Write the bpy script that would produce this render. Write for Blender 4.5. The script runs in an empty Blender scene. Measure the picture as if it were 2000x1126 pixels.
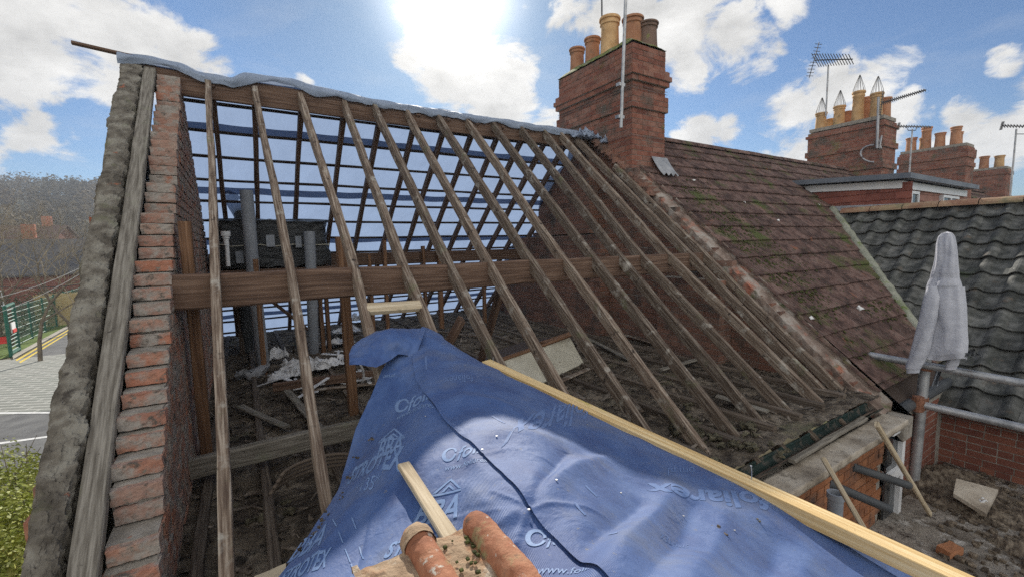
import bpy, bmesh, math, random
import numpy as np
from mathutils import Vector, Matrix, noise
PI=math.pi; R=math.radians
scn=bpy.context.scene; COL=scn.collection
rnd=random.Random(7)

# ------------------------------------------------------------------ camera
FPX=850.02; PITCH,YAW,ROLL=R(5.73203),R(31.97928),R(-1.29053)
CF=Vector((math.sin(YAW)*math.cos(PITCH),math.cos(YAW)*math.cos(PITCH),-math.sin(PITCH)))
_r=Vector((math.cos(YAW),-math.sin(YAW),0)); _u=_r.cross(CF)
CR=_r*math.cos(ROLL)+_u*math.sin(ROLL); CU=_u*math.cos(ROLL)-_r*math.sin(ROLL)
cd=bpy.data.cameras.new('camera'); cam=bpy.data.objects.new('camera',cd); COL.objects.link(cam)
cd.sensor_width=36; cd.lens=FPX/2000*36; cd.clip_start=.02; cd.clip_end=3000
mw=Matrix((( CR.x,CU.x,-CF.x,0),(CR.y,CU.y,-CF.y,0),(CR.z,CU.z,-CF.z,0),(0,0,0,1)))
cam.matrix_world=mw; scn.camera=cam
def ray(px,py): return CF+CR*((px-1000)/FPX)-CU*((py-563)/FPX)
TN=.87721; YR=5.405; ZR=1.7225            # roof pitch and ridge of the stripped roof
def hit(px,py,n,d):
    r=ray(px,py); return r*(d/r.dot(Vector(n)))
def RX(px,py,x): return hit(px,py,(1,0,0),x)
def RY(px,py,y): return hit(px,py,(0,1,0),y)
def RZ(px,py,z): return hit(px,py,(0,0,1),z)
def RF(px,py,o=0): return hit(px,py,(0,-TN,1),ZR-YR*TN+o)
def RB(px,py,o=0): return hit(px,py,(0,TN,1),ZR+YR*TN+o)
def zf(y,o=0): return ZR-(YR-y)*TN+o
def zb(y,o=0): return ZR-(y-YR)*TN+o

# ------------------------------------------------------------------ tagging / building
def tag(o,label=None,cat=None,group=None,kind=None):
    if label: o['label']=label
    if cat: o['category']=cat
    if group: o['group']=group
    if kind: o['kind']=kind
    return o
def thing(name,label,cat,loc=(0,0,0),group=None):
    o=bpy.data.objects.new(name,None); COL.objects.link(o); o.location=loc; o.empty_display_size=.1
    return tag(o,label,cat,group)
def wloc(o):
    v=Vector((0,0,0))
    while o: v+=Vector(o.location); o=o.parent
    return v
class MB:
    def __init__(s): s.v=[]; s.f=[]; s.t=[]; s.uv=[]
    def add(s,vs,fs,tint=.5,uvs=None):
        b=len(s.v); s.v+= [tuple(v) for v in vs]
        for k,f in enumerate(fs):
            s.f.append([b+i for i in f]); s.t.append(tint if not isinstance(tint,(list,tuple)) else tint[k])
            s.uv.append(uvs[k] if uvs else [(0,0)]*len(f))
    def build(s,name,mat,parent=None,smooth=False,sharp=None):
        me=bpy.data.meshes.new(name)
        if parent is not None: off=wloc(parent)
        else:
            a=np.array(s.v); off=Vector(((a[:,0].min()+a[:,0].max())/2,(a[:,1].min()+a[:,1].max())/2,a[:,2].min()))
        me.from_pydata([(v[0]-off.x,v[1]-off.y,v[2]-off.z) for v in s.v],[],s.f)
        at=me.attributes.new('tint','FLOAT','FACE'); at.data.foreach_set('value',s.t)
        ul=me.uv_layers.new(name='UVMap'); flat=[c for f in s.uv for p in f for c in p]
        ul.data.foreach_set('uv',flat)
        if smooth: me.polygons.foreach_set('use_smooth',[True]*len(s.f))
        me.materials.append(mat); me.update()
        if sharp: me.set_sharp_from_angle(angle=R(sharp))
        o=bpy.data.objects.new(name,me); COL.objects.link(o)
        if parent is not None: o.parent=parent
        else: o.location=off
        return o
BF=[(0,3,2,1),(4,5,6,7),(0,1,5,4),(1,2,6,5),(2,3,7,6),(3,0,4,7)]
def box(mb,lo,hi,tint=.5):
    x0,y0,z0=lo; x1,y1,z1=hi
    mb.add([(x0,y0,z0),(x1,y0,z0),(x1,y1,z0),(x0,y1,z0),(x0,y0,z1),(x1,y0,z1),(x1,y1,z1),(x0,y1,z1)],BF,tint)
def obox(mb,c,ax,ay,az,tint=.5):          # half-axis vectors
    c=Vector(c); mb.add([c+ax*a+ay*b+az*d for d in(-1,1) for a,b in((-1,-1),(1,-1),(1,1),(-1,1))],BF,tint)
def beam(mb,pts,w,h,up=(0,0,1),jit=.003,seed=0,top=True,cham=.006,step=.25,tint=.5):
    """timber through the points; the points run along the middle of its top face (top=True) or its axis"""
    P=[Vector(p) for p in pts]; up=Vector(up); rr=random.Random(seed)
    L=[0]
    for a,b in zip(P,P[1:]): L.append(L[-1]+(b-a).length)
    n=max(2,int(L[-1]/step)+1); rings=[]; us=[]
    for i in range(n+1):
        s=L[-1]*i/n; k=0
        while k<len(L)-2 and s>L[k+1]: k+=1
        q=P[k].lerp(P[k+1],(s-L[k])/(L[k+1]-L[k]))
        a=P[max(k-0,0)]; d=(P[k+1]-P[k]).normalized()
        sd=d.cross(up).normalized(); u=sd.cross(d).normalized()
        cx=sd*(noise.noise(Vector((s*1.1,seed*3.7,0)))*jit*1.6); cz=u*(noise.noise(Vector((s*1.3,seed*1.7,5)))*jit*1.2)
        q=q+cx+cz; t0=0 if top else h/2; b0=-h if top else -h/2; c=cham*(1+rr.random()*.8)
        ww=w/2+rr.uniform(-1,1)*jit*.5; e=rr.uniform(-1,1)*jit*.4
        ring=[(-ww,b0+c),(-ww+c,b0),(ww-c,b0),(ww,b0+c),(ww,t0-c+e),(ww-c,t0+e),(-ww+c,t0-e),(-ww,t0-c-e)]
        rings.append([q+sd*x+u*z for x,z in ring]); us.append(s)
    vs=[v for r in rings for v in r]; fs=[]; uv=[]
    per=[0]; base=[(-w/2,-h),(-w/2+cham,-h),(w/2-cham,-h),(w/2,-h+cham),(w/2,-cham),(w/2-cham,0),(-w/2+cham,0),(-w/2,-cham)]
    for k in range(8):
        a=base[k]; b=base[(k+1)%8]; per.append(per[-1]+math.dist(a,b))
    so=seed*3.13%17
    for i in range(n):
        for k in range(8):
            fs.append((i*8+k,i*8+(k+1)%8,(i+1)*8+(k+1)%8,(i+1)*8+k))
            uv.append([(us[i]+so,per[k]+so),(us[i]+so,per[k+1]+so),(us[i+1]+so,per[k+1]+so),(us[i+1]+so,per[k]+so)])
    fs.append(tuple(range(7,-1,-1))); uv.append([(so+x*.1,so+z) for x,z in reversed(base)])
    fs.append(tuple(n*8+k for k in range(8))); uv.append([(so+x*.1,so+z) for x,z in base])
    mb.add(vs,fs,tint,uv)
def tube(mb,pts,r,n=10,caps=True,tint=.5):
    P=[Vector(p) for p in pts]; rs=r if isinstance(r,(list,tuple)) else [r]*len(P); rings=[]
    for i,p in enumerate(P):
        d=(P[min(i+1,len(P)-1)]-P[max(i-1,0)]).normalized()
        a=d.cross(Vector((0,0,1)) if abs(d.z)<.9 else Vector((0,1,0))).normalized(); b=d.cross(a)
        rings.append([p+(a*math.cos(2*PI*k/n)+b*math.sin(2*PI*k/n))*rs[i] for k in range(n)])
    vs=[v for q in rings for v in q]; fs=[(i*n+k,i*n+(k+1)%n,(i+1)*n+(k+1)%n,(i+1)*n+k) for i in range(len(P)-1) for k in range(n)]
    if caps: fs+= [tuple(range(n-1,-1,-1)),tuple((len(P)-1)*n+k for k in range(n))]
    mb.add(vs,fs,tint,[[(0,0)]*len(f) for f in fs])
def lathe(mb,c,prof,n=20,tint=.5,axis=None):
    c=Vector(c); vs=[]; fs=[]
    for r,z in prof:
        for k in range(n): vs.append(c+Vector((r*math.cos(2*PI*k/n),r*math.sin(2*PI*k/n),z)))
    for i in range(len(prof)-1):
        for k in range(n): fs.append((i*n+k,i*n+(k+1)%n,(i+1)*n+(k+1)%n,(i+1)*n+k))
    mb.add(vs,fs,tint)
def grid(mb,nu,nv,fn,tint=.5,uvs=1):
    vs=[fn(i/nu,j/nv) for j in range(nv+1) for i in range(nu+1)]
    fs=[(j*(nu+1)+i,j*(nu+1)+i+1,(j+1)*(nu+1)+i+1,(j+1)*(nu+1)+i) for j in range(nv) for i in range(nu)]
    mb.add(vs,fs,tint)
def rough(mb,c,ax,ay,az,n=(3,2,2),amp=.004,seed=0,tint=.5,fr=9.,rnd_=.15):
    """box with rounded, worn, noisy faces (half axes given)"""
    c=Vector(c); idx={}; vs=[]; fs=[]
    def vert(i,j,k):
        key=(i,j,k)
        if key in idx: return idx[key]
        a,b,d=2*i/n[0]-1,2*j/n[1]-1,2*k/n[2]-1
        l=(abs(a)**6+abs(b)**6+abs(d)**6)**(1/6)
        q=1-rnd_*max(0,l-1)
        p=c+ax*a*q+ay*b*q+az*d*q
        nv=noise.noise_vector(p*fr+Vector((seed*7.1,seed*3.3,seed)))+.5*noise.noise_vector(p*fr*3+Vector((seed,0,seed*5.1)))
        p=p+nv*amp*1.6; idx[key]=len(vs); vs.append(p); return idx[key]
    for i in range(n[0]):
        for j in range(n[1]):
            fs.append((vert(i,j,0),vert(i,j+1,0),vert(i+1,j+1,0),vert(i+1,j,0)))
            fs.append((vert(i,j,n[2]),vert(i+1,j,n[2]),vert(i+1,j+1,n[2]),vert(i,j+1,n[2])))
    for i in range(n[0]):
        for k in range(n[2]):
            fs.append((vert(i,0,k),vert(i+1,0,k),vert(i+1,0,k+1),vert(i,0,k+1)))
            fs.append((vert(i,n[1],k),vert(i,n[1],k+1),vert(i+1,n[1],k+1),vert(i+1,n[1],k)))
    for j in range(n[1]):
        for k in range(n[2]):
            fs.append((vert(0,j,k),vert(0,j,k+1),vert(0,j+1,k+1),vert(0,j+1,k)))
            fs.append((vert(n[0],j,k),vert(n[0],j+1,k),vert(n[0],j+1,k+1),vert(n[0],j,k+1)))
    mb.add(vs,fs,tint)
X_=Vector((1,0,0)); Y_=Vector((0,1,0)); Z_=Vector((0,0,1))
def fbm(p,o=4):
    s=0;a=1
    for i in range(o): s+=a*noise.noise(p); p=p*2.03+Vector((3.1,1.7,9.2)); a*=.5
    return s

# ------------------------------------------------------------------ materials
def newmat(name):
    m=bpy.data.materials.new(name); m.use_nodes=True; nt=m.node_tree
    for n in list(nt.nodes): nt.nodes.remove(n)
    return m,nt
def N(nt,t,ins=None,**kw):
    n=nt.nodes.new(t)
    for k,v in kw.items(): setattr(n,k,v)
    for k,v in (ins or {}).items():
        if isinstance(v,bpy.types.NodeSocket): nt.links.new(v,n.inputs[k])
        else: n.inputs[k].default_value=v
    return n
def ramp(nt,fac,stops):
    n=nt.nodes.new('ShaderNodeValToRGB'); e=n.color_ramp.elements
    while len(e)<len(stops): e.new(.5)
    for k,(p,c) in enumerate(stops):
        e[k].position=p; e[k].color=(*c,1) if len(c)==3 else c
    nt.links.new(fac,n.inputs[0]); return n.outputs[0]
def mixc(nt,fac,a,b,mode='MIX'):
    n=nt.nodes.new('ShaderNodeMix'); n.data_type='RGBA'; n.blend_type=mode
    for s,v in ((0,fac),(6,a),(7,b)):
        if isinstance(v,bpy.types.NodeSocket): nt.links.new(v,n.inputs[s])
        else: n.inputs[s].default_value=v if s==0 or len(v)==4 else (*v,1)
    return n.outputs[2]
def mathn(nt,op,a,b=0.,c=None):
    n=nt.nodes.new('ShaderNodeMath'); n.operation=op
    for i,v in enumerate((a,b) if c is None else (a,b,c)):
        if isinstance(v,bpy.types.NodeSocket): nt.links.new(v,n.inputs[i])
        else: n.inputs[i].default_value=v
    return n.outputs[0]
def mat(name,cols,scale=4,rough=.85,bump=.3,bscale=40,stretch=(1,1,1),coord='pos',tint=0.,objvar=0.,
        spots=(),metal=0.,detail=5,spec=.3,bdist=.01,tintcols=None):
    m,nt=newmat(name); o=N(nt,'ShaderNodeOutputMaterial'); b=N(nt,'ShaderNodeBsdfPrincipled',{'Roughness':rough,'Metallic':metal})
    b.inputs['Specular IOR Level'].default_value=spec
    nt.links.new(b.outputs[0],o.inputs[0])
    if coord=='uv': src=N(nt,'ShaderNodeUVMap').outputs[0]
    elif coord=='obj': src=N(nt,'ShaderNodeTexCoord').outputs['Object']
    else: src=N(nt,'ShaderNodeNewGeometry').outputs['Position']
    mp=N(nt,'ShaderNodeMapping',{'Vector':src,'Scale':stretch}).outputs[0]
    n1=N(nt,'ShaderNodeTexNoise',{'Vector':mp,'Scale':scale,'Detail':detail,'Roughness':.6}).outputs[0]
    k=len(cols); c=ramp(nt,n1,[(.37+.26*i/max(1,k-1),cols[i]) for i in range(k)])
    if tintcols:
        ta=N(nt,'ShaderNodeAttribute',attribute_name='tint').outputs['Fac']; kk=len(tintcols)
        tc=ramp(nt,ta,[(i/(kk-1),tintcols[i]) for i in range(kk)]); c=mixc(nt,.55,c,tc)
    if tint:
        ta=N(nt,'ShaderNodeAttribute',attribute_name='tint').outputs['Fac']
        f=mathn(nt,'MULTIPLY_ADD',ta,2*tint,1-tint)
        c=mixc(nt,1.,c,N(nt,'ShaderNodeCombineColor',{0:f,1:f,2:f}).outputs[0],'MULTIPLY')
    if objvar:
        ra=N(nt,'ShaderNodeObjectInfo').outputs['Random']; f=mathn(nt,'MULTIPLY_ADD',ra,2*objvar,1-objvar)
        c=mixc(nt,1.,c,N(nt,'ShaderNodeCombineColor',{0:f,1:f,2:f}).outputs[0],'MULTIPLY')
    for (sc_,scale_,lo,hi) in spots:
        pos=N(nt,'ShaderNodeNewGeometry').outputs['Position']
        ns=N(nt,'ShaderNodeTexNoise',{'Vector':pos,'Scale':scale_,'Detail':6,'Roughness':.65}).outputs[0]
        mk=N(nt,'ShaderNodeMapRange',{'Value':ns,'From Min':lo,'From Max':hi}).outputs[0]
        c=mixc(nt,mk,c,sc_)
    nt.links.new(c,b.inputs['Base Color'])
    if bump:
        n2=N(nt,'ShaderNodeTexNoise',{'Vector':mp,'Scale':bscale,'Detail':6,'Roughness':.65}).outputs[0]
        bp=N(nt,'ShaderNodeBump',{'Height':n2,'Strength':bump,'Distance':bdist}).outputs[0]
        nt.links.new(bp,b.inputs['Normal'])
    return m
M={}
M['rafter']=mat('weathered_timber',[(.075,.05,.036),(.155,.115,.085),(.30,.25,.20)],scale=3,stretch=(1.2,26,1),coord='uv',bump=.7,bscale=5,objvar=.32,bdist=.008,
    spots=[((.40,.37,.32),7,.57,.70),((.035,.025,.02),13,.60,.68),((.13,.14,.07),4,.6,.75)])
M['board']=mat('old_board',[(.12,.105,.085),(.20,.18,.15),(.29,.265,.225)],scale=3,stretch=(1.5,22,1),coord='uv',bump=.6,bscale=6,bdist=.006,spots=[((.2,.2,.14),6,.55,.75),((.07,.06,.05),22,.64,.7)])
M['purlin']=mat('brown_timber',[(.075,.045,.032),(.13,.078,.053),(.20,.13,.092)],scale=2.5,stretch=(.8,22,1),coord='uv',bump=.4,bscale=5,bdist=.004,spots=[((.10,.06,.04),5,.5,.8)])
M['purlin_top']=M['purlin']
M['post']=mat('orange_timber',[(.10,.052,.03),(.17,.09,.048),(.25,.145,.085)],scale=2.5,stretch=(.8,24,1),coord='uv',bump=.3,bscale=5,objvar=.25,bdist=.004)
M['newwood']=mat('new_sawn_timber',[(.60,.40,.17),(.74,.53,.26),(.84,.66,.38)],scale=2.2,stretch=(.9,30,1),coord='uv',bump=.35,bscale=6,bdist=.003,spots=[((.5,.40,.10),6,.6,.75),((.35,.2,.1),30,.7,.74)])
M['palewood']=mat('pale_timber',[(.36,.28,.18),(.50,.41,.28),(.60,.51,.37)],scale=2.5,stretch=(1,26,1),coord='uv',bump=.35,bscale=6,objvar=.12,bdist=.003,spots=[((.25,.22,.15),12,.6,.75)])
M['darkwood']=mat('dark_timber',[(.035,.025,.02),(.07,.05,.04),(.11,.085,.065)],scale=3,stretch=(1,22,1),coord='uv',bump=.4,bscale=5,objvar=.2,bdist=.005)
BR=[(.20,.055,.035),(.34,.10,.055),(.42,.15,.085),(.30,.13,.09),(.45,.22,.14)]
M['brick']=mat('red_brick',[(.24,.08,.05),(.36,.13,.08),(.42,.2,.13)],scale=11,rough=.9,bump=.6,bscale=60,tintcols=BR,bdist=.006,spots=[((.12,.10,.085),3.5,.52,.7)])
M['brick_chim']=mat('mossy_chimney_brick',[(.14,.06,.045),(.24,.10,.07),(.30,.16,.12)],scale=11,rough=.9,bump=.6,bscale=60,tintcols=[(.13,.05,.038),(.24,.085,.055),(.31,.13,.085),(.20,.11,.085),(.34,.18,.13)],bdist=.006,spots=[((.10,.085,.07),2.5,.50,.66),((.13,.16,.05),1.8,.60,.74)])
M['brick_old']=mat('dusty_old_brick',[(.30,.13,.085),(.38,.18,.12),(.36,.25,.19)],scale=9,rough=.95,bump=.8,bscale=70,tintcols=[(.36,.15,.09),(.46,.19,.12),(.27,.18,.15),(.34,.27,.23),(.42,.17,.10),(.30,.24,.2)],bdist=.008,
    spots=[((.33,.295,.26),8,.45,.58),((.11,.095,.08),12,.58,.66),((.20,.18,.15),40,.58,.66)])
M['brick_orange']=mat('orange_brick',[(.27,.11,.05),(.36,.15,.07)],scale=8,bump=.5,bscale=60,tintcols=[(.24,.09,.04),(.34,.14,.065),(.40,.19,.10)],spots=[((.10,.06,.045),3,.48,.66)])
M['brick_dark']=mat('brown_brick',[(.15,.055,.04),(.23,.09,.06)],scale=8,bump=.5,bscale=60,tintcols=[(.12,.045,.035),(.2,.075,.05),(.27,.11,.07)])
M['mortar']=mat('mortar',[(.24,.215,.18),(.36,.33,.29)],scale=14,rough=.95,bump=.7,bscale=70)
M['soot']=mat('sooty_brick',[(.15,.085,.065),(.26,.13,.09)],scale=9,bump=.6,bscale=60,tintcols=[(.12,.07,.055),(.25,.12,.08),(.32,.17,.12),(.20,.14,.11)],spots=[((.09,.075,.065),3,.5,.68)])
M['verge']=mat('cement_verge',[(.095,.082,.065),(.18,.16,.13),(.29,.27,.225)],scale=9,rough=.97,bump=1.,bscale=34,bdist=.02,spots=[((.32,.12,.07),6,.66,.70),((.13,.14,.07),4,.58,.75),((.07,.06,.05),11,.58,.7)])
M['coping']=mat('worn_coping',[(.14,.10,.08),(.25,.19,.155),(.36,.32,.28)],scale=6,rough=.95,bump=.8,bscale=40,bdist=.012,spots=[((.36,.14,.09),4,.56,.66),((.10,.11,.05),5,.6,.72)])
M['stonecap']=mat('stone_cap',[(.24,.20,.155),(.38,.33,.265),(.46,.41,.34)],scale=5,rough=.95,bump=.6,bscale=40,spots=[((.11,.09,.07),7,.58,.7)])
M['tile_brown']=mat('brown_ribbed_tiles',[(.065,.04,.034),(.125,.075,.062),(.19,.125,.105)],scale=7,stretch=(1,1,1),rough=.85,bump=.5,bscale=55,tint=.3,
    spots=[((.085,.10,.03),1.9,.54,.66),((.03,.026,.022),16,.58,.66),((.26,.11,.065),3.1,.63,.70),((.45,.43,.40),21,.70,.73),((.05,.042,.035),7,.58,.72)])
M['tile_grey']=mat('grey_pantiles',[(.04,.042,.038),(.08,.082,.075),(.14,.14,.13)],scale=7,rough=.8,bump=.5,bscale=50,tint=.25,
    spots=[((.06,.085,.035),2.0,.62,.78),((.42,.42,.40),24,.70,.73),((.15,.11,.08),6,.6,.75)])
M['tile_red']=mat('tile_hanging',[(.19,.065,.05),(.25,.09,.065)],scale=5,bump=.3,tint=.22)
M['clay']=mat('terracotta_tile',[(.22,.09,.05),(.34,.14,.075),(.42,.21,.12)],scale=8,rough=.85,bump=.5,bscale=70,spots=[((.55,.50,.42),26,.62,.67),((.30,.27,.13),9,.56,.66),((.13,.09,.07),16,.62,.7)])
M['claydust']=mat('mortared_tile',[(.28,.19,.12),(.40,.29,.19),(.38,.19,.10)],scale=9,rough=.95,bump=.9,bscale=50,spots=[((.56,.5,.4),12,.56,.66),((.2,.14,.09),18,.58,.68)])
M['moss']=mat('moss',[(.045,.05,.018),(.095,.105,.03)],scale=30,rough=1,bump=1,bscale=120)
M['pot_buff']=mat('buff_chimney_pot',[(.46,.28,.13),(.60,.39,.20)],scale=6,bump=.25,objvar=.12,spots=[((.16,.12,.07),5,.55,.75),((.2,.24,.06),7,.62,.75)])
M['pot_red']=mat('red_chimney_pot',[(.38,.18,.10),(.50,.26,.15)],scale=6,bump=.25,objvar=.15,spots=[((.13,.10,.07),5,.55,.75),((.2,.24,.06),7,.62,.75)])
M['pot_dark']=mat('dark_chimney_pot',[(.13,.09,.07),(.2,.13,.10)],scale=6,bump=.25,spots=[((.2,.24,.06),7,.6,.75)])
M['galv']=mat('galvanised_steel',[(.30,.31,.32),(.42,.43,.44),(.5,.5,.5)],scale=8,rough=.5,bump=.15,metal=.6,spots=[((.25,.15,.1),9,.62,.75),((.5,.5,.48),30,.66,.7)])
M['rust']=mat('rusty_coupler',[(.16,.07,.04),(.28,.13,.08)],scale=30,rough=.8,bump=.6,bscale=90)
M['alu']=mat('dull_aluminium',[(.33,.33,.34),(.45,.45,.46)],scale=6,rough=.5,bump=.05,metal=.5)
M['darkmetal']=mat('dark_aerial_metal',[(.07,.07,.075),(.13,.13,.13)],scale=9,rough=.6,bump=.05,metal=.3)
M['lead']=mat('lead_flashing',[(.22,.23,.25),(.36,.37,.39)],scale=6,rough=.6,bump=.35,bscale=14,bdist=.02)
M['pipe']=mat('grey_plastic_pipe',[(.24,.26,.29),(.30,.32,.35)],scale=5,rough=.5,bump=.08,spots=[((.16,.15,.14),6,.6,.8)])
M['pipedark']=mat('dark_grey_pipe',[(.05,.055,.06),(.08,.085,.09)],scale=5,rough=.55,bump=.1)
M['black']=mat('black_plastic_sheet',[(.012,.014,.015),(.035,.038,.04)],scale=6,rough=.38,bump=1.,bscale=5,stretch=(1,1,2.2),bdist=.05,spec=.6,spots=[((.08,.08,.08),7,.6,.75)])
M['white']=mat('dirty_white_plastic',[(.50,.50,.50),(.70,.70,.71)],scale=5,rough=.6,bump=.3,bscale=12,spots=[((.3,.28,.25),8,.58,.72)])
M['cream']=mat('painted_board',[(.46,.43,.34),(.58,.55,.45)],scale=4,rough=.8,bump=.2,spots=[((.2,.17,.12),8,.62,.70),((.25,.10,.05),3,.68,.72)])
M['upvc']=mat('white_window_frame',[(.70,.71,.72),(.78,.79,.8)],scale=4,rough=.4,bump=.03,spec=.5)
M['glass']=mat('window_glass',[(.02,.025,.03),(.04,.045,.05)],scale=2,rough=.06,bump=0,spec=.9)
M['flatroof']=mat('flat_roof_felt',[(.13,.11,.09),(.27,.24,.205),(.44,.41,.37)],scale=2.6,rough=.95,bump=1.,bscale=18,bdist=.03,detail=9,spots=[((.07,.055,.045),2.6,.52,.60),((.46,.44,.41),6,.56,.66),((.05,.04,.03),22,.60,.68)])
M['debris']=mat('earthy_rubble',[(.05,.038,.028),(.12,.095,.07),(.2,.165,.125)],scale=16,rough=1,bump=1.,bscale=45,bdist=.03,spots=[((.22,.22,.13),5,.58,.72)])
M['insul']=mat('dusty_loft_insulation',[(.055,.042,.032),(.135,.108,.08),(.24,.20,.155)],scale=7,rough=1,bump=1.,bscale=26,bdist=.05,detail=8,spots=[((.17,.16,.095),2.2,.58,.72),((.03,.025,.02),9,.55,.66)])
M['joist']=mat('dusty_joist',[(.06,.045,.034),(.11,.085,.065),(.17,.14,.11)],scale=3,stretch=(1,22,1),coord='uv',bump=.5,bscale=5,objvar=.25,bdist=.006)
M['gutter']=mat('green_gutter',[(.012,.028,.025),(.02,.045,.04)],scale=5,rough=.6,bump=.3,spots=[((.13,.11,.09),8,.5,.62)])
M['fabric']=mat('grey_hoodie_fabric',[(.43,.44,.49),(.51,.52,.57)],scale=12,rough=1,bump=.5,bscale=9,spec=.1,bdist=.03)
M['roofgrey']=mat('grey_fibreglass',[(.12,.14,.17),(.17,.19,.22)],scale=3,rough=.6,bump=.1)
M['asphalt']=mat('asphalt',[(.10,.10,.10),(.16,.16,.155)],scale=2,rough=.9,bump=.4,bscale=90)
M['kerb']=mat('kerb_stone',[(.32,.29,.24),(.42,.39,.33)],scale=3)
M['yellow']=mat('yellow_paint',[(.6,.45,.06),(.7,.52,.1)],scale=9,bump=.1)
M['linewhite']=mat('white_line_paint',[(.55,.55,.53),(.7,.7,.68)],scale=9,bump=.1)
M['grass']=mat('grass_ground',[(.07,.11,.02),(.14,.20,.04)],scale=3,rough=1,bump=.8,bscale=60)
M['earth']=mat('ground_earth',[(.10,.09,.055),(.16,.14,.09),(.12,.13,.05)],scale=.3,rough=1,bump=.6,bscale=8)
M['hill']=mat('hill_ground',[(.045,.05,.025),(.09,.085,.05)],scale=.05,rough=1,bump=.5,bscale=.5,bdist=1)
M['greenmetal']=mat('green_painted_metal',[(.01,.09,.06),(.02,.13,.085)],scale=5,rough=.45,bump=.05)
M['redsign']=mat('red_sign',[(.55,.04,.03),(.62,.06,.05)],scale=5,bump=0)
M['whitesign']=mat('white_sign',[(.7,.7,.68),(.75,.75,.74)],scale=5,bump=0)
M['leaf_yel']=mat('yellow_green_leaf',[(.13,.16,.02),(.26,.29,.05),(.36,.37,.09)],scale=5,rough=.6,bump=0,tint=.35)
M['leaf_dark']=mat('olive_leaf',[(.035,.045,.018),(.07,.08,.03)],scale=.4,rough=.8,bump=0,tint=.45)
M['twig']=mat('bare_twig',[(.17,.135,.09),(.30,.25,.17)],scale=3,rough=.9,bump=0,tint=.3)
M['bark']=mat('bark',[(.10,.08,.055),(.18,.145,.10)],scale=6,rough=.95,bump=.6,bscale=30)
M['roof_far']=mat('far_slate_roof',[(.05,.05,.055),(.085,.085,.09)],scale=2,bump=.3)
M['wire']=mat('pale_cable',[(.6,.6,.6),(.7,.7,.7)],scale=5,bump=0)
M['wiredark']=mat('dark_cable',[(.04,.04,.04),(.06,.06,.06)],scale=5,bump=0)
M['fence_wood']=mat('yellowed_fence',[(.36,.27,.12),(.46,.36,.18)],scale=2,stretch=(8,8,.5),bump=.3,bscale=4)

def translucent(name,col,tcol,tr,rough=.6,bump=.3,wave=0):
    m,nt=newmat(name); o=N(nt,'ShaderNodeOutputMaterial')
    pos=N(nt,'ShaderNodeNewGeometry').outputs['Position']
    ns=N(nt,'ShaderNodeTexNoise',{'Vector':pos,'Scale':4,'Detail':6}).outputs[0]
    c1=mixc(nt,ns,tuple(x*.8 for x in col),tuple(min(1,x*1.15) for x in col)); c2=mixc(nt,ns,tuple(x*.85 for x in tcol),tuple(min(1,x*1.12) for x in tcol))
    n2=N(nt,'ShaderNodeTexNoise',{'Vector':N(nt,'ShaderNodeMapping',{'Vector':pos,'Scale':(1,.6,.6)}).outputs[0],'Scale':9,'Detail':7,'Distortion':.6}).outputs[0]
    bp=N(nt,'ShaderNodeBump',{'Height':n2,'Strength':bump,'Distance':.04}).outputs[0]
    b=N(nt,'ShaderNodeBsdfPrincipled',{'Base Color':c1,'Roughness':rough,'Normal':bp}); b.inputs['Specular IOR Level'].default_value=.25
    t=N(nt,'ShaderNodeBsdfTranslucent',{'Color':c2,'Normal':bp})
    mx=N(nt,'ShaderNodeMixShader',{0:tr,1:b.outputs[0],2:t.outputs[0]}); nt.links.new(mx.outputs[0],o.inputs[0])
    return m
M['memback']=translucent('backlit_roofing_membrane',(.24,.29,.38),(.25,.335,.50),.62)
M['memlap']=translucent('double_membrane_lap',(.15,.18,.26),(.15,.19,.28),.55)
M['ridgetarp']=translucent('ridge_membrane',(.36,.43,.55),(.35,.42,.55),.3,bump=.7)
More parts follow.
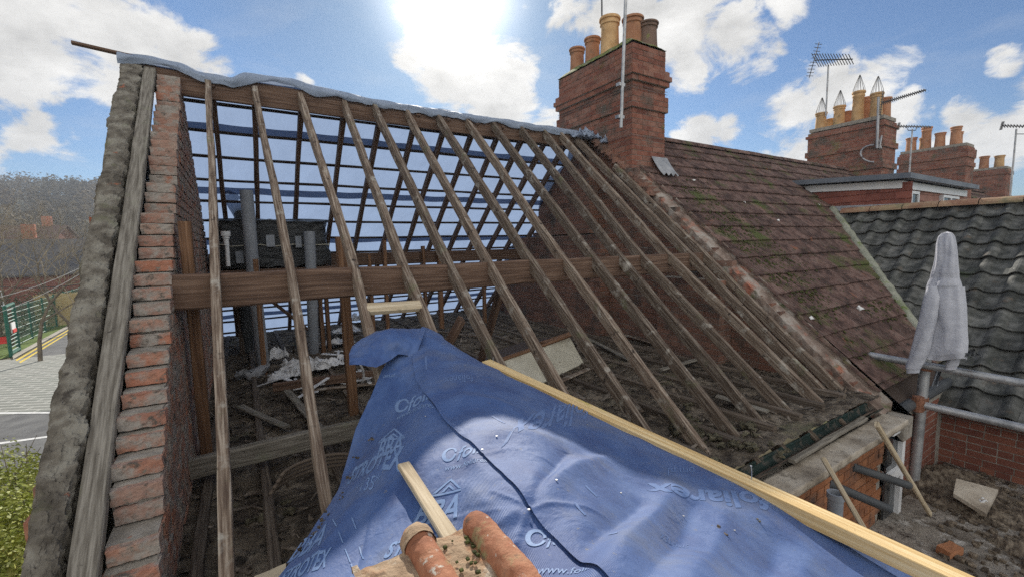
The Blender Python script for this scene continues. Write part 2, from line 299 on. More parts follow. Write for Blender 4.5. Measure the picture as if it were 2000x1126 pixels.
def bluemat():
    m,nt=newmat('blue_breather_membrane'); o=N(nt,'ShaderNodeOutputMaterial')
    pos=N(nt,'ShaderNodeNewGeometry').outputs['Position']
    n1=N(nt,'ShaderNodeTexNoise',{'Vector':pos,'Scale':5,'Detail':7,'Roughness':.6}).outputs[0]
    c=ramp(nt,n1,[(.35,(.042,.082,.225)),(.5,(.058,.112,.28)),(.66,(.085,.145,.32))])
    d=N(nt,'ShaderNodeTexNoise',{'Vector':pos,'Scale':2.6,'Detail':8,'Roughness':.7}).outputs[0]
    c=mixc(nt,N(nt,'ShaderNodeMapRange',{'Value':d,'From Min':.52,'From Max':.72,'To Max':.55}).outputs[0],c,(.17,.175,.19))
    st_=N(nt,'ShaderNodeTexNoise',{'Vector':pos,'Scale':38,'Detail':4,'Roughness':.7}).outputs[0]
    c=mixc(nt,N(nt,'ShaderNodeMapRange',{'Value':st_,'From Min':.66,'From Max':.70,'To Max':.6}).outputs[0],c,(.20,.19,.17))
    w=N(nt,'ShaderNodeTexWave',{'Vector':N(nt,'ShaderNodeMapping',{'Vector':pos,'Rotation':(0,0,.35)}).outputs[0],'Scale':95.,'Distortion':1.5,'Detail':2}).outputs[1]
    f=N(nt,'ShaderNodeTexNoise',{'Vector':pos,'Scale':13,'Detail':6,'Roughness':.55,'Distortion':.4}).outputs[0]
    h=mathn(nt,'MULTIPLY_ADD',w,.06,f); h=mathn(nt,'MULTIPLY_ADD',N(nt,'ShaderNodeTexNoise',{'Vector':pos,'Scale':70,'Detail':5,'Roughness':.6}).outputs[0],.12,h)
    bp=N(nt,'ShaderNodeBump',{'Height':h,'Strength':.45,'Distance':.02}).outputs[0]
    b=N(nt,'ShaderNodeBsdfPrincipled',{'Base Color':c,'Roughness':.62,'Normal':bp}); b.inputs['Specular IOR Level'].default_value=.35
    b.inputs['Sheen Weight'].default_value=.08; b.inputs['Sheen Roughness'].default_value=.4
    nt.links.new(b.outputs[0],o.inputs[0]); return m
M['blue']=bluemat()
M['print_faint']=mat('faint_blue_print',[(.11,.18,.36),(.15,.22,.41)],scale=18,rough=.65,bump=.2,spots=[((.08,.14,.31),16,.56,.68)])
M['print']=mat('pale_blue_print',[(.16,.25,.45),(.21,.31,.51)],scale=18,rough=.65,bump=.2,spots=[((.11,.18,.36),30,.60,.70)])
def pavemat():
    m,nt=newmat('lattice_paving'); o=N(nt,'ShaderNodeOutputMaterial'); pos=N(nt,'ShaderNodeNewGeometry').outputs['Position']
    v=N(nt,'ShaderNodeMapping',{'Vector':pos,'Rotation':(0,0,.5)}).outputs[0]
    bt=N(nt,'ShaderNodeTexBrick',{'Vector':v,'Color1':(.17,.18,.155,1),'Color2':(.22,.22,.195,1),'Mortar':(.40,.40,.36,1),'Scale':1.,'Mortar Size':.03,'Brick Width':.9,'Row Height':.26,'Mortar Smooth':.1})
    b=N(nt,'ShaderNodeBsdfPrincipled',{'Base Color':bt.outputs[0],'Roughness':.9}); nt.links.new(b.outputs[0],o.inputs[0]); return m
M['paving']=pavemat()

# ------------------------------------------------------------------ world and sun
_e,_a=R(29),R(25.2); SD=Vector((math.sin(_a)*math.cos(_e),math.cos(_a)*math.cos(_e),math.sin(_e))); SEL=math.asin(SD.z); SAZ=math.atan2(SD.x,SD.y)
def world():
    w=bpy.data.worlds.new('World'); scn.world=w; w.use_nodes=True; nt=w.node_tree
    for n in list(nt.nodes): nt.nodes.remove(n)
    o=N(nt,'ShaderNodeOutputWorld')
    sky=N(nt,'ShaderNodeTexSky',sky_type='NISHITA',sun_disc=False,sun_elevation=SEL,sun_rotation=SAZ,altitude=100,air_density=1.0,dust_density=.6,ozone_density=2.2)
    d=N(nt,'ShaderNodeTexCoord').outputs['Generated']
    d=N(nt,'ShaderNodeVectorMath',{0:d},operation='NORMALIZE').outputs[0]
    sp=N(nt,'ShaderNodeVectorMath',{0:d,1:(1,1,1.7)},operation='MULTIPLY').outputs[0]
    nz=N(nt,'ShaderNodeTexNoise',{'Vector':sp,'Scale':7.5,'Detail':10,'Roughness':.62,'Distortion':.35}).outputs[0]
    blobs=[(60,50,150,1),(230,90,120,1),(350,125,85,1),(420,120,40,.7),(-80,90,170,1),(60,262,70,.75),(150,288,55,.6),(-30,330,90,.8),(590,158,30,.7),
      (830,85,75,.8),(900,130,95,1),(975,165,80,1),(1010,200,60,.9),(1070,235,45,.8),(1020,32,28,.6),
      (1110,40,50,.8),(1330,60,95,1),(1420,85,85,1),(1490,110,45,.8),(1350,130,60,.9),(1230,30,80,.9),(1360,262,45,.8),(1425,250,35,.6),
      (1620,175,95,1),(1710,160,80,1),(1560,220,80,1),(1760,190,50,.8),(1680,250,110,1),(1530,235,50,.8),(1560,320,80,.8),
      (1965,120,45,.9),(1900,230,60,.8),(1960,270,90,1),(1850,320,100,.9),(2050,200,100,.9),(1540,3,50,.8),(2200,300,200,.9),(-300,250,220,.9),(700,-260,180,.9),(1500,-350,230,.9),(2500,-100,220,.8)]
    tot=None
    for (px,py,rp,a) in blobs:
        c=ray(px,py).normalized(); e=ray(px+rp,py).normalized(); cr=c.dot(e); cr=1-(1-cr)*2.1
        dt=N(nt,'ShaderNodeVectorMath',{0:d,1:tuple(c)},operation='DOT_PRODUCT').outputs['Value']
        q=N(nt,'ShaderNodeMapRange',{'Value':dt,'From Min':cr,'From Max':1.,'To Max':a}).outputs[0]
        tot=q if tot is None else mathn(nt,'MAXIMUM',tot,q)
    for c,cr in (((-.5,-.75,.45),.45),((.5,-.7,.5),.6),((-.9,-.1,.5),.7),((-.1,-.2,1.),.8)):  # unseen bright clouds behind and above the camera, added as neutral fill light
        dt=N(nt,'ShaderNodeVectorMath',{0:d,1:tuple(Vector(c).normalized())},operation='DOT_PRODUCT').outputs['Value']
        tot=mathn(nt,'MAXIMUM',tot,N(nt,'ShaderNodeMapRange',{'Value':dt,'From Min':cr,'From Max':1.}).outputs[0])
    f=mathn(nt,'ADD',mathn(nt,'MULTIPLY',tot,.50),mathn(nt,'MULTIPLY',nz,1.25))
    mask=N(nt,'ShaderNodeMapRange',{'Value':f,'From Min':.83,'From Max':1.01},interpolation_type='SMOOTHSTEP').outputs[0]
    wisp=N(nt,'ShaderNodeTexNoise',{'Vector':N(nt,'ShaderNodeVectorMath',{0:d,1:(1.2,1.2,5.)},operation='MULTIPLY').outputs[0],'Scale':2.6,'Detail':8,'Roughness':.6,'Distortion':.5}).outputs[0]
    wm=N(nt,'ShaderNodeMapRange',{'Value':wisp,'From Min':.50,'From Max':.80,'To Max':.2}).outputs[0]
    mask=mathn(nt,'MAXIMUM',mask,wm)
    # sun's aureole
    sdt=N(nt,'ShaderNodeVectorMath',{0:d,1:tuple(SD)},operation='DOT_PRODUCT').outputs['Value']
    near=N(nt,'ShaderNodeMapRange',{'Value':sdt,'From Min':.90,'From Max':1.}).outputs[0]
    near2=mathn(nt,'POWER',near,4.); near3=mathn(nt,'POWER',N(nt,'ShaderNodeMapRange',{'Value':sdt,'From Min':.970,'From Max':1.}).outputs[0],5.)
    shade=N(nt,'ShaderNodeTexNoise',{'Vector':sp,'Scale':9.,'Detail':7,'Roughness':.6}).outputs[0]
    cb=mathn(nt,'MULTIPLY_ADD',shade,5.5,CLB)
    cb=mathn(nt,'MULTIPLY_ADD',near2,.2,cb)
    back=N(nt,'ShaderNodeMapRange',{'Value':sdt,'From Min':.35,'From Max':-.7}).outputs[0]  # extra cloud brightness away from the sun, strengthens the added fill
    cb=mathn(nt,'MULTIPLY_ADD',back,BACK_FILL,cb)
    ccol=N(nt,'ShaderNodeVectorMath',{0:(1.,.985,.955),'Scale':cb},operation='SCALE').outputs[0]
    dim=mathn(nt,'MULTIPLY_ADD',near,-.16,.40)
    skc=N(nt,'ShaderNodeVectorMath',{0:sky.outputs[0],'Scale':dim},operation='SCALE').outputs[0]
    skc=N(nt,'ShaderNodeVectorMath',{0:skc,1:(.53,.88,1.24)},operation='MULTIPLY').outputs[0]
    col=mixc(nt,mask,skc,ccol)
    glow=mathn(nt,'ADD',mathn(nt,'MULTIPLY',near2,.9),mathn(nt,'MULTIPLY',near3,9.))
    gc=N(nt,'ShaderNodeVectorMath',{0:(1.,.97,.9),'Scale':glow},operation='SCALE').outputs[0]
    col=mixc(nt,1.,col,gc,'ADD')
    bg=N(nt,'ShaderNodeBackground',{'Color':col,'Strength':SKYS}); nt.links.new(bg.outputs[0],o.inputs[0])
SKYS=.12; CLB=1.6; BACK_FILL=5.5
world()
sl=bpy.data.lights.new('sun','SUN'); sl.energy=4.2; sl.angle=R(.6); sl.color=(1,.94,.85)
so=bpy.data.objects.new('sun',sl); COL.objects.link(so); so.rotation_euler=SD.to_track_quat('Z','Y').to_euler(); so.location=(0,0,20)
scn.view_settings.view_transform='Standard'; scn.view_settings.look='None'; scn.view_settings.gamma=1; scn.view_settings.exposure=.55

# ------------------------------------------------------------------ bricks
def bricks_face(mb,mm,o,u,nrm,w,h,keep=None,course=.078,bl=.232,dep=.05,seed=1,proud=.003,core=True,jit=.003,wob=.0):
    """courses of separate bricks on a flat face; o lower corner, u along, nrm outwards"""
    rr=random.Random(seed); o=Vector(o); u=Vector(u).normalized(); nrm=Vector(nrm).normalized(); nc=int(h/course)
    for j in range(nc):
        s=-(bl/2 if j%2 else 0)+rr.uniform(-.01,.01)
        while s<w:
            L=bl if j%3!=2 else bl/2
            a=max(0,s+.005); b=min(w,s+L-.005); s+=L
            if b-a<.03: continue
            zc=(j+.5)*course
            if keep and not keep((a+b)/2,zc): continue
            pr=proud+rr.uniform(-jit,jit)
            c=o+u*((a+b)/2)+Z_*(zc+rr.uniform(-.002,.002))+nrm*(pr-dep/2)
            obox(mb,c,u*((b-a)/2),nrm*(dep/2),Z_*(course/2-.005+rr.uniform(-.001,.001)),rr.random())
def prism(mb,mm,x0,x1,y0,y1,z0,z1,off=lambda z:0,seed=1,course=.075):
    """a stack of brickwork, all four faces, with corbelled courses"""
    rr=random.Random(seed); nc=int((z1-z0)/course)
    for j in range(nc):
        z=z0+j*course; e=off(z+course/2); X0,X1,Y0,Y1=x0-e,x1+e,y0-e,y1+e
        for (a,u,L,n) in (((X0,Y0),(1,0),X1-X0,(0,-1)),((X1,Y0),(0,1),Y1-Y0,(1,0)),((X1,Y1),(-1,0),X1-X0,(0,1)),((X0,Y1),(0,-1),Y1-Y0,(-1,0))):
            s=-(.11 if j%2 else 0)
            while s<L-.01:
                p=max(0,s)+.003; q=min(L,s+.225)-.005; s+=.225
                if q-p<.03: continue
                m=(p+q)/2; uu=Vector((u[0],u[1],0)); nn=Vector((n[0],n[1],0)); pr=rr.uniform(-.003,.003)
                c=Vector((a[0],a[1],z+course/2))+uu*m-nn*(.05-pr)
                obox(mb,c,uu*((q-p)/2),nn*.05,Z_*(course/2-.0045),rr.random())
    a=0
    while a<nc:
        b=a; e=off(z0+(a+.5)*course)
        while b<nc and abs(off(z0+(b+.5)*course)-e)<1e-4: b+=1
        box(mm,(x0-e+.007,y0-e+.007,z0+a*course),(x1+e-.007,y1+e-.007,z0+b*course)); a=b

# ================================================================== the stripped roof
XIN=-.35; XP=5.0; FL=-1.47; YE=1.64; YB=YR+(ZR-FL)/TN
roof=thing('roof_frame','stripped timber roof frame of grey weathered rafters, ridge board and brown purlin over the open loft','roof frame',(2.4,YR,FL))
RP=[[(397,165),(411,540),(433,1120)],[(498,170),(566,504),(639,972)],[(589,189),(691,504),(722,633)],[(680,215),(797,531),(845,640)],
[(746,233),(888,531),(971,690)],[(829,274),(956,504),(1093,743)],[(890,274),(1039,504),(1235,792)],[(947,279),(1105,504),(1318,792)],
[(995,279),(1161,499),(1475,890)],[(1044,279),(1215,499),(1525,862)],[(1088,284),(1254,494),(1578,835)],[(1122,287),(1303,489),(1625,800)]]
def ext(a,b,y):      # continue the line a->b in the roof plane to depth y
    t=(y-a.y)/(b.y-a.y); return a+(b-a)*t
for i,pp in enumerate(RP):
    a,m,b=[RF(*q) for q in pp]
    if i==0: a.x=m.x=b.x=-.13
    top=ext(m,a,YR-.03); bot=ext(m,b,YE-rnd.uniform(-.06,.08))
    mb=MB(); beam(mb,[top,m,bot],.051+rnd.uniform(-.004,.006),.10,(0,-.6,.8),jit=.0055,seed=i+1,cham=.003,step=.16)
    mb.build('rafter',M['rafter'],roof)
for i,x in enumerate((4.63,4.90)):
    mb=MB(); beam(mb,[(x-.05,YR-.6*i-.03,zf(YR-.03-.6*i,-.01)),(x,YE,zf(YE,-.02))],.055,.10,(0,-.6,.8),jit=.006,seed=30+i,cham=.004,step=.12); mb.build('rafter',M['rafter'],roof)
for i,x in enumerate([-.10,.263,.71,1.17,1.59,2.03,2.44,2.86,3.27,3.68,4.10,4.50,4.86]):
    mb=MB(); beam(mb,[(x,YR+.02,zb(YR+.02)),(x+rnd.uniform(-.02,.02),YB+.1,zb(YB+.1))],.05,.10,(0,.6,.8),jit=.006,seed=50+i); mb.build('rafter',M['purlin'],roof)
mb=MB(); beam(mb,[(-.62,YR,ZR+.02),(2.5,YR,ZR-.005),(4.98,YR,ZR+.0)],.032,.235,jit=.004,seed=80); mb.build('ridge_board',M['purlin'],roof)
for k,(y,z,h) in enumerate(((3.36,-.145,.215),)):
    mb=MB(); beam(mb,[(XIN-.10,y,z+.01),(1.,y,z),(XP+.05,y,z-.005)],.125,h,jit=.006,seed=90,cham=.008); mb.build('purlin',M['purlin'],roof)
mb=MB(); beam(mb,[(XIN-.02,7.30,-.07),(XP,7.36,-.09)],.09,.20,jit=.004,seed=91); mb.build('purlin',M['purlin'],roof)
for k in range(14):                                   # slating battens over the back slope
    z=1.52-.228*k; y=YR+(ZR-z)/TN
    mb=MB(); beam(mb,[(XIN-.02,y+.014,z+.02),(2.3,y+.01,z+.014),(XP-.02,y+.014,z+.02)],.038,.02,(0,.6,.8),jit=.006,seed=100+k,top=False,cham=.003,step=.4); mb.build('batten',M['darkwood'],roof)
# posts, struts, ties and joists
def post(name,x,y,z0,z1,w=.05,d=.09,m='post',lean=(0,0),seed=0):
    mb=MB(); beam(mb,[(x,y,z0),(x+lean[0],y+lean[1],z1)],w,d,(0,1,0),jit=.004,seed=seed,top=False,cham=.004); mb.build(name,M[m],roof)
post('post',.77,3.95,FL-.05,.10,.075,.085,seed=3,lean=(-.02,0))
post('post',-.285,3.62,FL,.20,.07,.09,seed=4)
PL=[(.165,5.87,.055),(.93,6.6,.055),(1.02,6.66,.05),(1.32,6.7,.05),(1.72,6.9,.05),(2.0,7.1,.055),(3.0,7.22,.075),(2.72,7.22,.05),(3.9,7.25,.05)]
for k,(x,y,w) in enumerate(PL): post('post',x,y,FL,zb(y,-.12) if y>6.9 else -.1,w,.08,seed=10+k,lean=(rnd.uniform(-.02,.02),0))
post('post',-.05,7.25,FL,-.15,.06,.08,m='darkwood',seed=31)
p=RF(725,600,-.03); q=RF(820,590,-.03)
mb=MB(); beam(mb,[RF(716,598,.0),RF(822,592,.0)],.085,.05,(0,-.6,.8),jit=.002,seed=41); mb.build('noggin',M['palewood'],roof)
for a,b in (((1.15,3.5,-1.35),(1.45,3.1,-.55)),((-.1,7.2,-.25),(.9,7.2,-1.3)),((2.15,4.2,-1.3),(2.05,3.5,-.35))):
    mb=MB(); beam(mb,[a,b],.045,.09,(0,1,0),jit=.003,seed=44); mb.build('strut',M['purlin'],roof)
mb=MB(); beam(mb,[(XIN,3.25,-1.27),(.32,3.2,-1.24),(1.3,3.15,-1.22)],.06,.13,jit=.004,seed=46); mb.build('tie_beam',M['board'],roof)
mb=MB(); beam(mb,[(.2,4.9,-1.33),(1.3,4.75,-1.33),(2.3,4.7,-1.35)],.05,.09,jit=.005,seed=47); mb.build('tie_beam',M['purlin'],roof)
for k,x in enumerate([-.27,.04,.45,.83,1.25,1.65,2.1,2.55,2.95,3.4,3.8,4.2,4.6]):
    mb=MB(); beam(mb,[(x,YE+.03,FL+.045),(x+.02,YB-.1,FL+.03+rnd.uniform(-.03,0))],.055,.14,jit=.006,seed=60+k); mb.build('ceiling_joist',M['joist'],roof)

# loft floor: dusty insulation between the joists
def flz(x,y):
    p=Vector((x,y,0)); a=.035 if y<4.2 else .025
    return FL-.005+a*fbm(p*2.2,3)-.022*abs(noise.noise(p*6+Vector((4,4,0))))+.012*noise.noise(p*17)+.010*noise.noise(p*40)+(.03*max(0,1-abs(x-.45)/.5)*max(0,1-abs(y-2.6)/1.) )
mb=MB(); grid(mb,330,360,lambda u,v:(lambda x,y:(x,y,min(flz(x,y),zb(y)-.02 if y>YR else 9)))(XIN-.02+u*(XP-XIN+.04),YE-.1+v*(YB-YE+.1)))
o=mb.build('loft_floor',M['insul'],smooth=True); tag(o,kind='structure')
# loose insulation tufts, splinters and rubble on the floor
mb=MB(); rr=random.Random(5)
for k in range(2600):
    x=rr.uniform(XIN,XP-.05); y=YE+.05+(rr.random()**1.3)*(YB-YE-.5); s=rr.uniform(.006,.022)*(.55+.45*rr.random())*1.2
    ax=Vector((rr.uniform(-1,1),rr.uniform(-1,1),rr.uniform(-.4,.4))).normalized(); ay=ax.cross(Z_).normalized()
    if rr.random()<.6: obox(mb,(x,y,flz(x,y)+.012),ax*s*rr.uniform(1.5,7),ay*s*rr.uniform(.25,.9),ax.cross(ay)*s*.12,rr.random()**1.5)
    else: rough(mb,(x,y,flz(x,y)+s*.2),ax*s*.8,ay*s*rr.uniform(.4,.8),Z_*s*.4,(2,2,2),s*.4,k,rr.random(),30)
o=mb.build('rubble',mat('loft_rubble',[(.05,.037,.028),(.12,.095,.072),(.22,.185,.15)],scale=9,tint=.6,bump=.6)); tag(o,'scattered dirt, splinters and crumbs of insulation over the loft floor','rubble',kind='stuff')
mb=MB()
for (px,py,s) in ((1475,860,.10),(1440,840,.08),(1330,838,.16),(1395,850,.18),(1362,858,.15),(1420,868,.12),(1520,880,.08),(1360,790,.1),(530,1000,.10)):
    c=RZ(px,py,FL+.03)
    for k in range(5):
        v=Vector((rr.gauss(0,1)*s*.7,rr.gauss(0,1)*s*.5,rr.random()*.01)); rough(mb,c+v*1.5-Z_*.02,X_*s*.26,Y_*s*.18,Z_*s*.08,(12,12,3),s*.10,k+px,.5,34,.3)
o=mb.build('insulation_tufts',mat('mineral_wool',[(.075,.066,.044),(.13,.115,.075),(.20,.18,.12)],scale=12,bump=1.,bscale=50,bdist=.03,rough=1),smooth=True); tag(o,'yellowish clumps of old mineral wool between the joists near the eaves','insulation',kind='stuff')

# ------------------------------------------------------------------ back slope membrane
def bks(x,y,amp=1):
    k=abs(math.sin((x+.11)/.42*PI))*.007
    return zb(y,.055)-k-.012*amp*noise.noise(Vector((x*2,y*2,3)))
mt=thing('roofing_membrane','pale translucent roofing membrane backlit by the sun behind the rear rafters','roofing membrane',(2.3,7,FL))
mb=MB(); grid(mb,120,80,lambda u,v:(lambda x,y:(x,y,bks(x,y)))(XIN-.2+u*(XP+.15-XIN+.2),YR+.02+v*(YB+.35-YR)))
mb.build('membrane_sheet',M['memback'],mt,smooth=True)
for k,z in enumerate((1.29,.69,.07,-.54,-1.15)):
    y=YR+(ZR-z)/TN; mb=MB()
    grid(mb,120,3,lambda u,v:(lambda x,yy:(x,yy,bks(x,yy)-.006))(XIN-.2+u*(XP+.1-XIN+.2),y-.055+v*.085+.004*noise.noise(Vector((u*5,k,0)))))
    mb.build('lap_joint',M['memlap'],mt,smooth=True)
# membrane draped over the ridge
tp=[(145,82),(245,100),(300,108),(345,118),(400,140),(440,150),(480,138),(560,150),(640,170),(760,198),(860,218),(960,238),(1060,255),(1110,264),(1135,256),(1160,268)]
tw=[RY(px,py,YR) for px,py in tp]
def tz(x):
    if x<=tw[1].x: return tw[1].z
    for a,b in zip(tw[1:],tw[2:]):
        if x<=b.x: t=(x-a.x)/(b.x-a.x); t=t*t*(3-2*t); return a.z+(b.z-a.z)*t
    return tw[-1].z
def ridge_pt(u,v):
    x=-.80+u*5.45; s=v*.62-.30                      # s<0 hangs on the camera side
    top=max(tz(x)-.012,ZR+.035); y=YR+s*.62
    if s<0:
        lo=.17+.13*noise.noise(Vector((x*3,1,0)))+.03*noise.noise(Vector((x*9,2,0))); q=-s/.30
        y=YR-.03*math.sin(q*PI)-.05*q-.02*noise.noise(Vector((x*5,q*2,4))); z=top-.01-lo*.55*q**1.3
        return (x,y,z+.012*noise.noise(Vector((x*8,q*3,1))))
    z=top*(1-min(1,s/.25))+min(1,s/.25)*(zb(y,.075)) if s<.25 else zb(y,.075)
    return (x,y,z+.018*noise.noise(Vector((x*4,s*3,7))))
mb=MB(); grid(mb,260,24,ridge_pt); o=mb.build('ridge_membrane',M['ridgetarp'],smooth=True)
tag(o,'rumpled grey-blue membrane draped along the ridge above the rear rafters','ridge membrane')
def crumple(mb,c,r,h,seed,n=26,ax=(1,1)):
    c=Vector(c)
    def f(u,v):
        a=(u-.5)*2; b=(v-.5)*2; p=Vector((a*2.1,b*2.1,seed*5.3)); e=1-max(abs(a),abs(b))**3
        w=abs(noise.noise(p))+.5*abs(noise.noise(p*2.3))
        d=noise.noise_vector(p*1.3)*.35
        return c+Vector((a*r*ax[0]+d.x*r,b*r*ax[1]+d.y*r,h*(w*1.5)*(.35+.65*e)+.004))
    grid(mb,n,n,f)
mb=MB(); crumple(mb,(4.72,5.30,1.60),.22,.17,3,ax=(1.1,.6)); crumple(mb,(5.0,5.15,1.52),.12,.12,9,ax=(1.,.6)); o=mb.build('membrane_offcut',M['ridgetarp'],smooth=True)
tag(o,'crumpled end of grey-blue membrane bunched against the foot of the near chimney','membrane end')
a=RY(140,80,YR+.02); b=RY(262,108,YR+.02)
mb=MB(); beam(mb,[a,b,b+(b-a)*.8],.045,.03,jit=.002,seed=7); o=mb.build('projecting_batten',M['purlin']); tag(o,'thin brown batten sticking out past the gable at the left end of the ridge','batten')

# ------------------------------------------------------------------ left gable wall
gw=thing('gable_wall','stepped raw brick gable wall with crumbling grey cement verge at the left of the loft','gable wall',(-.55,3.7,FL))
rr=random.Random(11)
mb=MB(); mm=MB(); C=.0775; nC=int((ZR-.02+1.75)/C)
for j in range(nC):
    z=-1.75+j*C; zc=z+C/2; yf=YR-(ZR-zc-.04)/TN+rr.uniform(-.022,.022); yb=YR+(ZR-zc-.02)/TN
    if j%1==0 and rr.random()<.12: yf+=.07
    if z>1.42: yf+=.0
    # the front (cut) brick: shown end-on, worn
    x0,x1=XIN-.170+rr.uniform(-.008,.008),XIN+rr.uniform(-.004,.004); fl=.115 if j%2 else .2
    rough(mb,((x0+x1)/2,yf+fl/2,zc+.002),X_*((x1-x0)/2),Y_*(fl/2),Z_*(C/2-.0065),(10,7,6),.0030,j+1,rr.random(),34,.07)
    s=yf+fl+.008
    while s<yb-.05:
        L=.225 if j%2 else .115 if False else .225
        L=min(L,yb-s); pr=rr.uniform(-.003,.003)
        if L>.04:
            w=.05; rough(mb,(XIN-w+pr,s+L/2-.004,zc),X_*w,Y_*(L/2-.006),Z_*(C/2-.006),(1,3,2),.004,j*37+int(s*100),rr.random(),18,.1)
        s+=L
    rough(mm,(XIN-.085-.004,(yf+.018+yb)/2,zc),X_*.081,Y_*((yb-yf-.036)/2),Z_*(C/2+.0005),(2,40,1),.004,j+200,.5,20,.02)
mb.build('inner_brick_leaf',M['brick_old'],gw); mm.build('mortar',M['mortar'],gw)
mb=MB(); rr=random.Random(3)
def verge(u,v):      # lumpy cement edge, u across from inside to outside and down the outer side, v up the slope
    y=YE-.5+v*(YR+.06-YE+.5); z=zf(y,.03); n=noise.noise(Vector((y*2.2,3,0)))
    edge=-.712-.055*v-.018*noise.noise(Vector((y*1.8,8,0)))-.022*noise.noise(Vector((y*6,1,0)))-.014*noise.noise(Vector((y*19,1,0)))
    inner=-.628+.014*noise.noise(Vector((y*5,4,2)))+.02*noise.noise(Vector((y*14,9,2)))+.012*noise.noise(Vector((y*33,9,2)))
    if u<.2: q=u/.2; x=inner; zz=z-.16*(1-q); 
    elif u<.7: q=(u-.2)/.5; x=inner+(edge-inner)*q; zz=z+.012*math.sin(q*PI)
    else: q=(u-.7)/.3; x=edge-.01*math.sin(q*9); zz=z-.5*q
    p=Vector((x*6,y*6,zz*6)); d=.012*noise.noise(p)-.02*abs(noise.noise(p*1.9))+.010*noise.noise(p*5)+.009*noise.noise(p*13)-.010*abs(noise.noise(p*8))
    st=(.075/TN); k=math.floor(y/st); fr=y/st-k; lump=.012*(abs(fr-.5)-.25)
    return (x+d*.9,y+.6*d,zz+d*1.2+lump)
grid(mb,44,620,verge); mb.build('cement_verge',M['verge'],gw,smooth=True,sharp=22)
mb=MB(); mm=MB()
bricks_face(mb,mm,(-.77,YB+.6,-4.6),(0,-1,0),(-1,0,0),YB+.6-YE+.3,6.3,keep=lambda s,h:(lambda y,z:z<min(zf(y),zb(y))-.16)(YB+.6-s,-4.6+h),dep=.10,seed=4)
mb.build('outer_brick_leaf',M['brick'],gw)
mm=MB(); vs=[(YE-.35,-4.6),(YB+.6,-4.6),(YB+.6,zb(YB+.6)-.12),(YR,ZR-.12),(YE-.35,zf(YE-.35)-.12)]
def prismx(mb,x0,x1,pts,tint=.5):
    n=len(pts); mb.add([(x0,y,z) for y,z in pts]+[(x1,y,z) for y,z in pts],[tuple(range(n)),tuple(range(2*n-1,n-1,-1))]+[(k,k+n,(k+1)%n+n,(k+1)%n) for k in range(n)],tint)
prismx(mm,-.765,-.66,vs); mm.build('wall_core',M['mortar'],gw)
# front end of the gable below the eaves line (runs on under the picture)
# weathered board lying up the gable between the two leaves
mb=MB(); A=RF(292,128,.02); B=RF(163,1120,.02); A.x=-.575; B.x=-.567
Mid=(A+B)/2; Mid.z-=.012
mb2=MB(); beam(mb2,[A+(A-B)*.005,Mid,B+(B-A)*.25],.088,.055,(0,-.6,.8),jit=.003,seed=17,cham=.004,step=.2)
o=mb2.build('gable_board',M['board']); tag(o,'long weathered grey board lying up the gable between brick steps and cement verge','board')

# ------------------------------------------------------------------ party wall on the right with breast and coping
pw=thing('party_wall','sooty brick party wall with chimney breast closing the loft on the right','party wall',(5.1,YR,FL))
mb=MB(); mm=MB()
bricks_face(mb,mm,(XP,YB,FL-.1),(0,-1,0),(-1,0,0),YB-1.35,3.3,keep=lambda s,h:(lambda y,z:z<min(zf(y),zb(y))-.01)(YB-s,FL-.1+h),dep=.10,seed=21,jit=.005)
mb.build('brickwork',M['soot'],pw)
mm=MB(); prismx(mm,XP+.005,5.22,[(1.35,FL-.2),(YB,FL-.2),(YR,ZR-.03),(1.35,zf(1.35)-.03)]); mm.build('wall_core',M['mortar'],pw)
mb=MB(); mm=MB(); prism(mb,mm,4.79,4.99,5.05,8.0,FL-.05,.15,seed=22); o=mb.build('chimney_breast',M['soot'],pw); mm.build('breast_core',M['mortar'],pw)
mb=MB(); mm=MB(); prism(mb,mm,4.80,4.99,5.3,6.7,.15,1.35,seed=24,off=lambda z:-.0); mb.build('chimney_breast',M['soot'],pw); mm.build('breast_core',M['mortar'],pw)
mb=MB(); mm=MB(); prism(mb,mm,4.74,4.99,3.0,3.9,FL-.05,-.45,seed=25); mb.build('brick_pier',M['soot'],pw); mm.build('pier_core',M['mortar'],pw)
def cop(u,v):
    y=1.50+v*(4.62-1.50); x0=4.99+.02*noise.noise(Vector((y*4,1,0)))+.010*noise.noise(Vector((y*15,1,0))); x1=5.20+.012*noise.noise(Vector((y*3,5,0)))
    if u<.25: x=x0; z=zf(y,-.10*(1-u/.25)+.02)
    else: x=x0+(x1-x0)*(u-.25)/.75; z=zf(y,.03+.03*math.sin((u-.25)*3.5))
    p=Vector((x*9,y*9,z*9)); d=.010*noise.noise(p)+.008*noise.noise(p*2.5)
    return (x+d,y,z+d)
mb=MB(); grid(mb,24,420,cop); mb.build('coping',M['coping'],pw,smooth=True,sharp=30)
mb=MB()
def fil(u,v):
    y=1.50+v*(4.62-1.50); d=.008*noise.noise(Vector((y*20,u*3,0)))
    return (5.165+u*.03+d,y,zf(y,.0)+.13*u+d)
grid(mb,4,300,fil); mb.build('tile_bedding',M['coping'],pw,smooth=True)
# flaunching and broken stepped brick under the chimney's foot
mb=MB()
for k in range(16):
    y=5.25-.07*k; rough(mb,(4.93+rnd.uniform(-.02,.02)+.004*k,y,zf(y,.0)),X_*.10,Y_*.05,Z_*.035,(4,3,2),.012,k+70,rnd.random(),16,.2)
mb.build('broken_bricks',M['soot'],pw)

